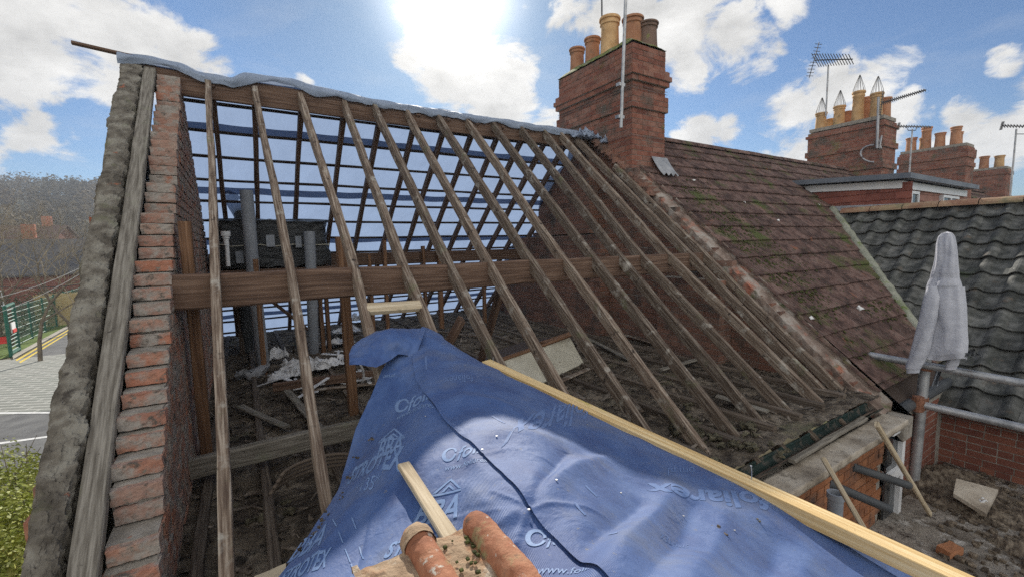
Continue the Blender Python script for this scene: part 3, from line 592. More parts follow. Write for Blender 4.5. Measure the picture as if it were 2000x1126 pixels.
# ------------------------------------------------------------------ neighbour's roofs
def tiles(mb,o,u,d,n,W,L,gauge,tw_,prof,thick,seed,sub,rowjit=.004,umin=0):
    """interlocking tiles: o top corner, u across, d down the slope, n normal"""
    o,u,d,n=Vector(o),Vector(u).normalized(),Vector(d).normalized(),Vector(n).normalized(); rr=random.Random(seed)
    nr=int(math.ceil(L/gauge)); nt_=int(math.ceil(W/tw_))
    for j in range(nr):
        s0=j*gauge; s1=min(L+.02,(j+1)*gauge+.012)
        for t in range(nt_):
            tn=rr.random(); lift=rr.uniform(0,rowjit*1.5); e=rr.uniform(-.008,.008); sk=rr.uniform(-.004,.004); vs=[]; 
            off=(tw_/2 if False else 0)
            for (s,h) in ((s0-.01,-.002),(s1+e,thick+lift),(s1+e+.001,thick+lift-.016)):
                for i in range(sub+1):
                    f=i/sub; x=t*tw_+f*tw_+off
                    vs.append(o+u*x+d*(s+sk*f+.004*noise.noise(Vector((x*7,s*5,seed)))*(h>0))+n*(h+prof(f)))
            w=sub+1; fs=[(a*w+i,a*w+i+1,(a+1)*w+i+1,(a+1)*w+i) for a in range(2) for i in range(sub)]
            mb.add(vs,fs,tn)
cosA=math.cos(math.atan(TN)); sinA=math.sin(math.atan(TN))
DF=Vector((0,-cosA,-sinA)); NF=Vector((0,-sinA,cosA))
nh=thing('neighbour_house','neighbouring house with brown ribbed tiled roof patched with moss','house',(8,YR,-4.6))
def ribs(f):
    q=(f*4)%1; return .0 if q<.1 else .018
mb=MB(); tiles(mb,(5.16,YR,ZR+.085),(1,0,0),DF,NF,9.0,5.02,.31,.235,ribs,.020,31,20,.006)
mb.build('roof',M['tile_brown'],nh)
mb=MB(); tiles(mb,(14.2,YR,ZR+.07),(1,0,0),DF,NF,18,5.0,.335,.67,lambda f:.01*math.sin(f*4*PI),.028,32,6); mb.build('roof',M['tile_brown'],nh)
mb=MB(); mb.add([(XP+.1,YR,ZR+.07),(33,YR,ZR+.07),(33,YB+.4,zb(YB+.4,.07)),(XP+.1,YB+.4,zb(YB+.4,.07))],[(0,1,2,3)]); mb.build('rear_roof',M['tile_brown'],nh)
mb=MB(); mb.add([(5.3,YR-.02,ZR+.02),(33,YR-.02,ZR+.02),(33,1.5,zf(1.5,.03)),(5.3,1.5,zf(1.5,.03))],[(0,1,2,3)]); mb.build('roof_underlay',M['darkwood'],nh)
mb=MB(); rr=random.Random(2)
x=5.72
while x<32:
    L=.45; dz=rr.uniform(-.006,.006)
    vs=[]; n=8
    for a in (x,x+L-.012):
        for k in range(n+1):
            t=PI*k/n; vs.append((a,YR-.125*math.cos(t),ZR+.05+dz+.095*math.sin(t)))
    mb.add(vs,[(k,k+1,n+2+k,n+1+k) for k in range(n)],rr.random()); x+=L
mb.build('ridge_tiles',M['tile_brown'],nh)
mb=MB()      # moss clumps on the slope
for k in range(1500):
    cx=rr.choice([(1390,430),(1450,470),(1480,490),(1520,520),(1560,560),(1350,380),(1440,440),(1600,600),(1640,690),(1500,560),(1740,600)]); px=cx[0]+rr.gauss(0,26); py=cx[1]+rr.gauss(0,17)
    c=RF(px,py,.13)
    if c.x<5.35: continue
    s=rr.uniform(.003,.011); rough(mb,c,X_*s,DF*s*1.6,NF*s*.5,(2,2,2),s*.3,k,.5,40,.3)
mb.build('moss_clumps',M['moss'],nh,smooth=True)
mb=MB()
for px,py,s in ((1680,601,.05),(1585,620,.03),(1355,352,.02),(1600,400,.02),(1520,430,.025),(1455,395,.02)):
    mb=MB(); rough(mb,RF(px,py,.14),X_*s,DF*s*.6,NF*s*.2,(3,3,2),.008,px,.5,30,.2); mb.build('mortar_crumb',M['whitesign'],nh)
mb=MB(); box(mb,(5.23,1.62,-4.6),(5.33,1.72,-1.72)); 
mm=MB(); bricks_face(mb,mm,(5.2,1.5,-4.55),(1,0,0),(0,-1,0),1.4,2.8,seed=41,dep=.1)
mb.build('wall',M['brick_dark'],nh); mm=MB(); box(mm,(5.2,1.5,-4.6),(33,1.6,-1.76)); mm.build('wall_core',M['mortar'],nh)
mb=MB(); tube(mb,[(5.25,1.50,-1.70),(6.9,1.50,-1.70)],.055,12); mb.build('gutter',M['pipedark'],nh)

# the rear extension with grey pantiles
OX,OZ,OT=6.60,-1.90,.76; on=math.hypot(1,OT); DO=Vector((-1,0,-OT))/on; NO=Vector((-OT,0,1))/on; RXX,RZZ=9.68,.44
ex=thing('rear_extension','brick rear extension with mossy dark grey pantile roof behind the scaffold poles','house extension',(8,0,-4.6))
def pan(f):
    return .048*max(0,math.sin((f-.5)/.5*PI)) if f>.5 else -.010*math.sin(f/.5*PI)
mb=MB(); tiles(mb,(RXX,4.5,RZZ),(0,-1,0),DO,NO,8.5,(RXX-OX+.02)*on,.325,.30,pan,.028,51,14,.011); mb.build('roof',M['tile_grey'],ex)
mb=MB(); tiles(mb,(RXX,-4.,RZZ),(0,1,0),Vector((1,0,-OT)),Vector((OT,0,1)),8.5,3.9,.325,.30,lambda f:pan(1-f),.028,52,8); mb.build('far_roof',M['tile_grey'],ex)
mb=MB(); mb.add([(RXX,4.5,RZZ-.02),(RXX,-4,RZZ-.02),(OX+.02,-4,OZ-.02),(OX+.02,4.5,OZ-.02)],[(0,1,2,3)]); mb.build('roof_underlay',M['darkwood'],ex)
mb=MB(); y=3.7
while y>-4:
    vs=[]; n=8; dz=rr.uniform(-.006,.006)
    for a in (y,y-.44):
        for k in range(n+1):
            t=PI*k/n; vs.append((RXX-.14*math.cos(t),a,RZZ+.005+dz+.10*math.sin(t)))
    mb.add(vs,[(k,k+1,n+2+k,n+1+k) for k in range(n)],rr.random()); y-=.45
mb.build('ridge_tiles',mat('lichen_ridge_tiles',[(.26,.14,.09),(.36,.24,.15),(.33,.30,.16)],scale=3,bump=.6,tint=.2,spots=[((.10,.08,.06),3,.55,.65)]),ex)
mb=MB(); mm=MB(); bricks_face(mb,mm,(6.74,1.62,-3.0),(0,-1,0),(-1,0,0),5.4,1.05,seed=53,dep=.1,jit=.002); mb.build('wall',M['brick_dark'],ex)
mb=MB(); box(mb,(6.742,-3.8,-4.6),(6.84,1.6,-2.0)); mb.build('wall_core',M['mortar'],ex)
mb=MB(); box(mb,(6.66,-3.8,-2.005),(6.735,1.48,-1.985)); mb.build('soffit_board',M['upvc'],ex)
mb=MB(); tube(mb,[(6.60,1.45,-1.95),(6.60,-3.8,-1.97)],.05,12); mb.build('gutter',M['pipedark'],ex)
# mortared valley strip
mb=MB()
va,vb=Vector((9.75,3.90,.50)),Vector((7.0,1.60,-1.55))
def vall(u,v):
    q=va.lerp(vb,v); w=.07+.02*noise.noise(Vector((v*20,3,0))); q=q+Vector((.5,-.6,0)).normalized()*(u-.5)*2*w
    return q+Vector((0,0,.05+.05*math.sin(u*PI)+.014*noise.noise(Vector((v*30,u*4,0)))))
grid(mb,8,90,vall); mb.build('valley_mortar',mat('valley_mortar',[(.24,.25,.19),(.36,.36,.29)],scale=8,bump=.8,spots=[((.12,.17,.03),4,.56,.68)]),ex,smooth=True)

# dormer
dm=thing('dormer','flat-roofed dormer with red tile-hung cheeks and white windows behind the grey pantile ridge','dormer',(11.5,3,.2))
DX,DY,DX1=9.9,2.98,13.7
mb=MB(); box(mb,(DX+.04,DY+.04,-.4),(DX1-.04,5.2,.86)); mb.build('dormer_box',M['darkwood'],dm)
mb=MB(); tiles(mb,(DX,5.2,.92),(0,-1,0),(0,0,-1),(-1,0,0),5.2-DY,1.2,.13,.22,lambda f:0.,.014,61,1,.001); mb.build('tile_cladding',M['tile_red'],dm)
mb=MB(); tiles(mb,(DX,DY,.92),(1,0,0),(0,0,-1),(0,-1,0),DX1-DX,1.2,.13,.22,lambda f:0.,.014,62,1,.001); mb.build('tile_cladding',mat('tile_hanging_front',[(.26,.13,.10),(.34,.18,.14)],scale=5,bump=.3,tint=.2),dm)
def slab(mb,x0,x1,y0,y1,za,zbk,t):
    mb.add([(x0,y0,za-t),(x1,y0,za-t),(x1,y1,zbk-t),(x0,y1,zbk-t),(x0,y0,za),(x1,y0,za),(x1,y1,zbk),(x0,y1,zbk)],BF,.5)
mb=MB(); slab(mb,DX-.20,DX1+.12,DY-.22,5.5,1.06,1.22,.09); mb.build('flat_roof',M['roofgrey'],dm)
mb=MB(); slab(mb,DX-.035,DX1+.02,DY-.06,5.3,.955,1.1,.13); mb.build('fascia',M['upvc'],dm)
for (x0,x1) in ((10.35,10.75),(12.1,13.15)):
    w=thing('window',None,None,((x0+x1)/2-dm.location.x,DY-.03-dm.location.y,.3-dm.location.z)); w.parent=dm
    for k in list(w.keys()):
        del w[k]
    for a,b,c,d in ((x0,x1,.75,.80),(x0,x1,.15,.2),(x0,x0+.05,.2,.75),(x1-.05,x1,.2,.75))+(((x0+x1)/2-.03,(x0+x1)/2+.03,.2,.75),)*(x1-x0>.6):
        pass
    mb=MB()
    for a,b,c,d in [(x0,x1,.75,.80),(x0,x1,.15,.2),(x0,x0+.05,.2,.75),(x1-.05,x1,.2,.75)]+([((x0+x1)/2-.03,(x0+x1)/2+.03,.2,.75)] if x1-x0>.6 else []): box(mb,(a,DY-.07,c),(b,DY+.0,d))
    mb.build('frame',M['upvc'],w)
    mb=MB(); box(mb,(x0+.04,DY-.045,.19),(x1-.04,DY-.03,.76)); mb.build('pane',M['glass'],w)
mb=MB(); mb.add([(DX-.15,DY-.1,.46),(DX-.02,DY-.1,.56),(DX-.02,4.4,.62),(DX-.3,4.4,.5)],[(0,1,2,3)]); mb.build('flashing',M['lead'],dm)

# ------------------------------------------------------------------ chimneys
def pot(par,x,y,z,r,h,m,cone=False,rim=True,idx=0):
    r*=1.22 if x<8 else 1.05; mb=MB(); pr=[(r*.98,0),(r*1.0,h*.1),(r*.93,h*.45),(r*.9,h*.80)]
    pr+=[(r*1.02,h*.82),(r*1.02,h*.86),(r*.96,h*.87),(r*.97,h*.92),(r*1.1,h*.93),(r*1.12,h*.97),(r*1.05,h),(r*.86,h),(r*.8,h*.9),(r*.78,h*.3)] if rim else [(r*1.0,h*.9),(r*1.08,h*.92),(r*1.05,h),(r*.86,h),(r*.8,h*.6)]
    lathe(mb,(x,y,z),pr,22); p=mb.build('chimney_pot',M[m],par,smooth=True,sharp=50)
    if cone:
        mb=MB(); zt=z+h+.42
        for k in range(12):
            a=2*PI*k/12; tube(mb,[(x+math.cos(a)*r,y+math.sin(a)*r,z+h-.02),(x+math.cos(a)*r*.9,y+math.sin(a)*r*.9,z+h+.08),(x+math.cos(a)*.012,y+math.sin(a)*.012,zt)],.0045,4)
        mb.build('bird_guard',M['darkmetal'],par)
    return p
ch=thing('chimney_stack','large red brick chimney with five uneven mossy pots at the end of the stripped roof','chimney',(5.35,5.4,1.0),'brick chimneys along the terrace')
def co1(z):
    if 2.33<z<2.56: return .045 if z<2.41 or z>2.49 else .07
    if 1.98<z<2.14: return .035
    return 0
mb=MB(); mm=MB(); prism(mb,mm,5.0,5.72,4.6,6.3,.75,2.875,co1,seed=71); mb.build('brick_shaft',M['brick_chim'],ch); mm.build('mortar_core',M['mortar'],ch)
mb=MB()
def flau(u,v):
    x=4.985+u*.75; y=4.585+v*1.73; e=min(1,min(u,1-u)*2.2,min(v,1-v)*4)
    return (x,y,2.868+.20*math.sin(e*PI/2)+.02*noise.noise(Vector((x*8,y*8,0))))
grid(mb,24,50,flau); mb.build('flaunching',mat('mossy_flaunching',[(.12,.13,.06),(.19,.22,.05),(.25,.24,.18)],scale=9,bump=1,bscale=50,bdist=.02),ch,smooth=True)
for (px,py,r,h,m,yy) in ((1127,90,.105,.36,'pot_red',6.12),(1157,70,.105,.42,'pot_red',5.75),(1191,30,.125,.66,'pot_buff',5.33),(1236,30,.125,.55,'pot_red',5.0),(1270,42,.12,.45,'pot_dark',4.86)):
    t=RY(px,py+6,yy); pot(ch,min(max(t.x,5.1),5.62),yy,2.92,r,max(.2,t.z-2.92),m)
mb=MB()      # lead flashing on the tile side
def fla(u,v):
    x=5.40+u*.36; w=v; q=Vector((x,4.60-w*.22,0)); z=zf(q.y,.165)+.10*(1-v)**2+.018*math.sin(x*60)*v
    return (q.x,q.y-.02,z)
grid(mb,60,10,fla); mb.build('lead_flashing',M['lead'],ch,smooth=True)
def rod(name,label,pts,r,m,parts=None,cat='aerial',group=None):
    loc=tuple(pts[0]); t=thing(name,label,cat,loc,group); mb=MB(); tube(mb,pts,r,10); mb.build('pole',M[m],t); return t
# two masts on the near chimney
a1=rod('aerial_mast','thick steel aerial mast strapped to the corner of the large near chimney',[RY(1213,250,4.52),RY(1216,160,4.52),RY(1222,0,4.52),RY(1226,-90,4.52)],.022,'galv')
for py in (165,228):
    mb=MB(); c=RY(1215+(165-py)*.02,py,4.52); obox(mb,c+Vector((0,.03,0)),X_*.055,Y_*.035,Z_*.022); mb.build('wall_bracket',M['galv'],a1)
mb=MB(); 
for z in (1.55,2.22,2.26): tube(mb,[(4.985,6.3,z-.01),(4.985,4.58,z),(5.74,4.58,z)],.004,5)
mb.build('lashing_wire',M['darkmetal'],a1)
rod('aerial_mast','thin dark mast rising behind the tallest buff pot of the near chimney',[(5.72,6.0,2.3),RY(1176,90,6.0),RY(1175,-60,6.0)],.014,'darkmetal')
def chimney(label,x0,x1,y0,y1,z0,z1,pots,seed,bands):
    c=thing('chimney_stack',label,'chimney',((x0+x1)/2,(y0+y1)/2,z0),'brick chimneys along the terrace')
    off=lambda z: next((.045 for a,b in bands if a<z<b),0)
    mb=MB(); mm=MB(); prism(mb,mm,x0,x1,y0,y1,z0,z1,off,seed); mb.build('brick_shaft',M['brick_chim'],c); mm.build('mortar_core',M['mortar'],c)
    mb=MB(); box(mb,(x0+.02,y0+.02,z1-.04),(x1-.02,y1-.02,z1+.05)); mb.build('flaunching',M['mortar'],c)
    for k,(x,y,r,h,m,cone) in enumerate(pots): pot(c,x,y,z1+.04,r,h,m,cone)
    return c
chimney('brick chimney of the next house with wire bird guards on its buff pots',14.1,14.95,4.6,6.35,1.0,3.02,
   [(14.3,4.85,.13,.62,'pot_buff',True),(14.3,5.25,.13,.78,'pot_buff',True),(14.3,5.68,.13,.52,'pot_buff',True),(14.3,6.12,.13,.45,'pot_buff',True),
    (14.72,4.8,.12,.55,'pot_red',False),(14.72,5.2,.12,.68,'pot_red',False),(14.72,5.65,.12,.42,'pot_red',False),(14.72,6.05,.12,.32,'pot_buff',False)],73,((1.75,1.9),(2.28,2.42),(2.8,2.86)))
chimney('smaller brick chimney with red pots behind the dormer roof',21.2,22.1,4.6,6.4,1.2,3.05,
   [(21.4,4.95,.14,.62,'pot_red',False),(21.4,5.35,.14,.5,'pot_red',False),(21.5,5.75,.14,.8,'pot_red',False),(21.45,6.15,.15,.5,'pot_red',False),(21.85,5.0,.13,.5,'pot_red',False),(21.85,5.9,.13,.5,'pot_buff',False)],74,((2.3,2.45),(2.62,2.95)))
chimney('farthest brick chimney at the right edge with four short pots',27.4,28.3,4.7,6.6,1.2,2.75,
   [(27.7,5.0,.15,.5,'pot_buff',False),(27.7,5.45,.15,.55,'pot_red',False),(27.7,5.9,.15,.55,'pot_buff',False),(27.7,6.35,.15,.5,'pot_red',False)],75,((2.5,2.6),))

# ------------------------------------------------------------------ aerials
def bez(a,b,n): return [Vector(a).lerp(Vector(b),i/n) for i in range(n+1)]
def yagi(par,a,b,ne,el,r=.008,updown=0,refl=True,m='darkmetal',rh=.26):
    """boom from the reflector end a to the front b with cross elements"""
    a,b=Vector(a),Vector(b); d=(b-a).normalized(); s=d.cross(Z_).normalized(); u=s.cross(d)
    mb=MB(); tube(mb,[a,b],r*1.5,6); mb.build('boom',M[m],par)
    mb=MB()
    for i in range(ne):
        q=a.lerp(b,(i+.5)/ne); e=(s*.7+u*.7)*(el*1.2*(1-.35*i/ne)); tube(mb,[q-e,q+e],r*.9,5)
    mb.build('elements',M[m],par)
    if refl:
        mb=MB()
        for sg in (-1,1):
            for k in range(5):
                q=a+u*(sg*(.03+.05*k))*rh/.26-d*.02*k*0; ee=(s*.8+d*.55)*el*1.25; tube(mb,[q-ee,q+ee],r*.8,5)
            tube(mb,[a,a+u*sg*rh],r,5)
        mb.build('reflector',M[m],par)
G2='television aerials on the far chimneys'
t=thing('television_aerial','tall aerial with tilted grid reflector on a mast at the left of the guarded pots','aerial',tuple(RX(1613,225,14.2)),G2)
mb=MB(); tube(mb,[RX(1613,228,14.2),RX(1618,128,14.2)],.022,8); mb.build('mast',M['galv'],t)
yagi(t,RX(1590,118,14.2),RX(1665,116,13.6),14,.20,.011,rh=.45)
t=thing('television_aerial','long upward-tilted zigzag aerial on a mast at the right corner of the second chimney','aerial',tuple(RX(1716,270,14.0)),G2)
mb=MB(); tube(mb,[RX(1713,290,14.0),RX(1716,190,14.0)],.030,8); mb.build('mast',M['alu'],t)
yagi(t,RX(1722,202,14.0),RX(1808,176,13.2),22,.05,.010,rh=.3)
mb=MB(); P=[RX(1713+26*math.cos(a)-6,300+13*math.sin(a)*1.3,14.02) for a in [PI*.5+PI*k/10 for k in range(11)]]; tube(mb,P,.022,8); tube(mb,[RX(1718,290,14.02),RX(1722,265,14.02)],.02,8); mb.build('bracket',M['alu'],t)
mb=MB(); P=[RX(x,y,14.05) for x,y in ((1716,215),(1712,245),(1716,270),(1722,290))]; tube(mb,P,.008,6); mb.build('cable',M['wire'],t)
t=thing('television_aerial','slim horizontal aerial on a thin mast left of the third chimney','aerial',tuple(RX(1776,340,19.)),G2)
mb=MB(); tube(mb,[RX(1776,342,19.),RX(1782,252,19.)],.022,8); mb.build('mast',M['galv'],t)
yagi(t,RX(1755,247,19.),RX(1818,248,18.),12,.06,.012,rh=.12)
mb=MB(); tube(mb,[RX(1770,248,19.),RX(1774,255,19.),RX(1788,255,19.),RX(1792,248,19.)],.014,6); mb.build('cradle',M['darkmetal'],t)
t=thing('television_aerial','horizontal aerial on a tall mast at the right edge beyond the last chimney','aerial',tuple(RX(1975,380,24.)),G2)
mb=MB(); tube(mb,[RX(1973,385,24.),RX(1985,252,24.)],.028,8); mb.build('mast',M['galv'],t)
yagi(t,RX(1957,246,24.),RX(2030,248,23.),12,.08,.015,rh=.15)
mb=MB(); tube(mb,[RX(1985,262,24.),RX(2010,262,24.)],.014,6); mb.build('cradle',M['darkmetal'],t)

# ================================================================== rear wall, gutter, flat roof yard
rw=thing('rear_wall','orange brick rear wall with stone-coloured cap and white framed window below the rafter feet','wall',(3.2,1.45,-4.6))
mb=MB(); mm=MB(); bricks_face(mb,mm,(1.25,1.44,-4.0),(1,0,0),(0,-1,0),3.93,2.33,seed=81,dep=.1,keep=lambda u,z:not(1.25+u>4.83 and z>.9)); mb.build('brickwork',M['brick_orange'],rw)
mm=MB(); box(mm,(-.35,1.446,-4.6),(4.82,1.60,-1.69)); box(mm,(4.82,1.446,-4.6),(5.2,1.6,-3.1)); mm.build('wall_core',M['mortar'],rw)
mb=MB(); rough(mb,(3.0,1.425,-1.68),X_*2.05,Y_*.095,Z_*.026,(260,12,3),.002,5,.5,7,.03)
mb.build('stone_cap',M['stonecap'],rw,smooth=True)
w=thing('window',None,None,(4.85-3.2,1.42-1.45,-2.4+4.6)); w.parent=rw
for k in ('label','category'):
    if k in w.keys(): del w[k]
mb=MB()
for a,b,c,d in ((5.09,5.16,-3.08,-1.72),(4.845,5.09,-1.78,-1.72),(4.845,5.09,-3.08,-3.01),(4.845,5.09,-2.22,-2.14)): box(mb,(a,1.375,c),(b,1.445,d))
mb.build('frame',M['upvc'],w)
mb=MB(); box(mb,(4.84,1.41,-3.05),(5.10,1.425,-1.75)); mb.build('pane',M['glass'],w)
gt=thing('eaves_gutter','old green gutter and loose strips of timber running along the eaves','gutter',(3.9,1.58,-1.68))
def strip(name,p0,p1,w,h,m,seed,par):
    mb=MB(); beam(mb,[p0,p1],w,h,jit=.006,seed=seed,step=.2); return mb.build(name,M[m],par)
mb=MB(); 
def gut(u,v):
    x=2.2+v*2.85; a=PI*(.0+u); return (x,1.575-.055*math.cos(a)+.004*noise.noise(Vector((x*5,0,0))),-1.60-.045*math.sin(a)-.012*(5.05-x)/2.8)
grid(mb,10,40,gut); mb.build('gutter_channel',M['gutter'],gt,smooth=True)
strip('edge_strip',(2.3,1.632,-1.595),(5.05,1.642,-1.58),.025,.03,'gutter',4,gt)
strip('loose_lath',(3.3,1.50,-1.595),(4.62,1.515,-1.585),.05,.03,'board',5,gt)
strip('loose_lath',(2.6,1.53,-1.61),(4.95,1.555,-1.60),.03,.02,'darkwood',6,gt)
# flat roof
mb=MB(); FZ=-2.6
grid(mb,90,90,lambda u,v:(lambda x,y:(x,y,FZ+.012*fbm(Vector((x*1.5,y*1.5,0)),3)))(1.25+u*5.5,-3.2+v*4.64))
o=mb.build('flat_roof_surface',M['flatroof'],smooth=True); tag(o,kind='structure')
mb=MB(); box(mb,(1.27,-3.2,-4.6),(6.73,1.43,FZ-.06)); o=mb.build('lean_to',M['mortar']); tag(o,'low flat-roofed lean-to between the rear wall and the brick extension','lean-to')
rr=random.Random(8)
mb=MB()
def heap(cx,cy,r,h,n,seed,x0=None):
    def f(u,v):
        a=(u-.5)*2; b=(v-.5)*2; e=max(0,1-a*a-b*b); p=Vector((cx+a*r,cy+b*r,seed))
        return (cx+a*r,cy+b*r*.8,FZ-.03+h*(e**.7)+.07*e*fbm(p*5,4)+.02*noise.noise(p*25))
    grid(mb,n,n,f)
heap(6.05,1.25,.55,.16,70,1); heap(5.9,.95,.45,.08,50,2); heap(5.2,.6,.5,.03,50,3)
for k in range(700):
    a=rr.uniform(0,2*PI); r=rr.random()**.6; c=rr.choice([(6.1,1.15,.6),(5.9,.9,.7),(5.2,.5,.8),(4.4,.2,.9)]); x=min(6.68,c[0]+math.cos(a)*r*c[2]); y=min(1.4,c[1]+math.sin(a)*r*c[2]*.8); s=rr.uniform(.006,.028)
    rough(mb,(x,y,FZ+.01+(.10*max(0,1-math.hypot(x-6.05,y-1.25)/.55))),X_*s*rr.uniform(.6,1.6),Y_*s,Z_*s*.6,(2,2,2),s*.3,k,rr.random(),30,.3)
o=mb.build('rubble_heap',mat('rubble_heap',[(.07,.052,.038),(.14,.11,.08),(.22,.18,.135)],scale=12,tint=.4,bump=.8,bscale=50,bdist=.02)); tag(o,'heap of dark earthy rubble swept against the brick extension on the flat roof','rubble',kind='stuff')
mb=MB(); c=RZ(1885,968,FZ+.10)
q=[RZ(1868,933,FZ+.25),RZ(1950,955,FZ+.20),RZ(1926,1002,FZ+.10),RZ(1862,962,FZ+.17)]
mb.add(q+[p-Vector((0,0,.035)) for p in q],BF[::-1] if False else [(0,1,2,3),(7,6,5,4),(0,4,5,1),(1,5,6,2),(2,6,7,3),(3,7,4,0)]); o=mb.build('paving_slab',M['stonecap']); tag(o,'broken pale slab propped on the rubble heap on the flat roof','slab')
mb=MB(); crumple(mb,RZ(1905,972,FZ+.12),.10,.07,12,n=36,ax=(1.,.8)); o=mb.build('plastic_bag',M['white'],smooth=True); tag(o,'crumpled whitish plastic bag caught on the rubble heap','plastic bag')
mb=MB(); rough(mb,RZ(1855,1073,FZ+.03),Vector((.085,-.02,0)),Vector((.015,.045,0)),Z_*.03,(5,4,3),.004,4,.9,16,.1); o=mb.build('brick_fragment',M['brick_orange']); tag(o,'broken orange-red brick piece lying on the flat roof','brick')
mb=MB(); rough(mb,(5.9,-.05,FZ+.03),X_*.06,Y_*1.1,Z_*.03,(3,24,2),.006,4,.9,12,.1)
# leaning pale battens
A=RY(1612,893,1.30); A.z=max(A.z,-1.66); B=RY(1690,1026,.98); 
mb=MB(); beam(mb,[A,A+(B-A)*1.5],.045,.028,(0,-1,.3),jit=.002,seed=9,step=.3); o=mb.build('leaning_batten',M['palewood']); tag(o,'shorter pale timber batten leaning on the stone cap nearest the blue membrane','batten',group='pale battens leaning on the rear wall')
A=RY(1717,828,1.28); B=RZ(1820,1003,FZ+.02)
mb=MB(); beam(mb,[A,B],.05,.03,(0,-1,.3),jit=.002,seed=12,step=.3); o=mb.build('leaning_batten',M['palewood']); tag(o,'longer pale timber batten leaning from wall cap to flat roof beside the window','batten',group='pale battens leaning on the rear wall')
# waste pipes from the wall
for px,py,qx,qy,lab in ((1658,908,1775,947,'upper dark waste pipe coming out of the orange brick wall'),(1612,940,1737,993,'lower dark waste pipe coming out of the orange brick wall')):
    a=RY(px,py,1.47); b=RZ(qx,qy,a.z-.22); mb=MB(); tube(mb,[a,b],.033,14); tube(mb,[a+(b-a)*.02,a+(b-a)*.06],.042,14); o=mb.build('waste_pipe',M['pipedark'],smooth=True,sharp=50); tag(o,lab,'pipe',group='waste pipes in the rear wall')
mb=MB(); c=RY(1632,972,1.22); lathe(mb,(c.x,c.y,c.z-.9),[(.045,0),(.045,.9),(.052,.9),(.052,.94),(.04,.94),(.038,.3)],20); o=mb.build('vent_pipe',M['pipe'],smooth=True,sharp=50); tag(o,'short upright grey vent pipe with open top in front of the orange wall','pipe')

# ------------------------------------------------------------------ scaffold and hoodie
SX=5.8; SC=thing('scaffold','galvanised scaffold of one upright and two rails with rusty coupler by the extension roof','scaffold',(SX,.95,-4.6))
mb=MB(); a=RX(1808,700,SX); b=RX(1788,905,SX); d=(b-a)/(a.z-b.z); bot=a+d*(a.z+4.6); bot=a+d*(a.z+2.58); tube(mb,[a-d*.28,bot],.045,16); mb.build('upright',M['galv'],SC,smooth=True,sharp=50)
def rail(p,q,off):
    a=RX(*p,SX+off); b=RX(*q,SX+off); mb=MB(); e=a+(b-a)*2.2; tube(mb,[a,e],.037,16,caps=False); tube(mb,[a+(b-a)*.001,e],.032,16,caps=False); tube(mb,[a+(b-a).normalized()*.05,a+(b-a).normalized()*.06],.033,12); mb.build('rail',M['galv'],SC,smooth=True,sharp=50); return a,b
rail((1685,690),(2000,748),-.06); rail((1700,766),(2000,835),-.06)
c=RX(1797,786,SX-.03); mb=MB(); obox(mb,c,X_*.065,Y_*.05,Z_*.058); tube(mb,[c+Vector((-.06,0,-.07)),c+Vector((-.06,0,.08))],.048,12); tube(mb,[c+Vector((-.10,.04,.03)),c+Vector((-.03,.07,.03))],.017,8); mb.build('coupler',M['rust'],SC)
c=RX(1812,716,SX-.03); mb=MB(); obox(mb,c,X_*.045,Y_*.035,Z_*.035); mb.build('coupler',M['rust'],SC)
HX=5.65
prof=[(455,1840,1860),(462,1834,1865),(478,1829,1869),(500,1826,1872),(522,1822,1874),(542,1817,1876),(560,1811,1879),(578,1808,1883),(605,1811,1888),(635,1813,1891),(665,1811,1893),(688,1809,1892),(700,1807,1891)]
PR=[(RX(l,py,HX),RX(r,py,HX)) for py,l,r in prof]
def hood(u,v):
    k=v*(len(PR)-1); i=min(int(k),len(PR)-2); f=k-i
    l=PR[i][0].lerp(PR[i+1][0],f); r=PR[i][1].lerp(PR[i+1][1],f); c=(l+r)/2; hw=(l-r).length/2
    a=2*PI*u; dp=hw*(.55 if v<.5 else .45)
    drape=v**1.2*.045*math.sin(a*3+1.8*math.sin(v*3)+.6)+.016*math.sin(a*7+v*5)*v+.035*noise.noise(Vector((math.cos(a)*2,math.sin(a)*2,v*5)))
    band=-.022 if v>.94 else (-.018*math.exp(-((v-.42)/.03)**2))
    ax=(l-r).normalized(); k2=1+(drape+band)/max(hw,.03)*.9
    p=c+ax*math.cos(a)*hw*(1+.25*(k2-1))+Vector((-1,0,0))*math.sin(a)*dp*k2
    return p+Vector((0,0,.012*math.sin(a*3+1)*v**3))
hd=thing('hoodie','light grey hooded sweatshirt hanging by its hood from the top of the scaffold upright','hoodie',tuple((PR[-1][0]+PR[-1][1])/2))
mb=MB(); grid(mb,96,90,hood); k=(PR[0][0]+PR[0][1])/2+Vector((0,0,.012)); b=len(mb.v); mb.v.append(tuple(k)); 
for i in range(96): mb.f.append([i,i+1,b]); mb.t.append(.5); mb.uv.append([(0,0)]*3)
mb.build('body',M['fabric'],hd,smooth=True)
def sleeve(ps,name,off):
    def f(u,v):
        k=v*(len(ps)-1); i=min(int(k),len(ps)-2); q=k-i
        l=RX(ps[i][1],ps[i][0],HX+off).lerp(RX(ps[i+1][1],ps[i+1][0],HX+off),q); r=RX(ps[i][2],ps[i][0],HX+off).lerp(RX(ps[i+1][2],ps[i+1][0],HX+off),q)
        c=(l+r)/2; hw=(l-r).length/2; a=2*PI*u; kk=1+.10*noise.noise(Vector((math.cos(a)*1.5,math.sin(a)*1.5,v*6+off*9)))+.07*math.sin(a*3+v*5)-(.12 if v>.9 else 0)
        return c+(l-r).normalized()*math.cos(a)*hw*kk+Vector((-1,0,0))*math.sin(a)*hw*.75*kk
    mb=MB(); grid(mb,36,50,f); mb.build(name,M['fabric'],hd,smooth=True)
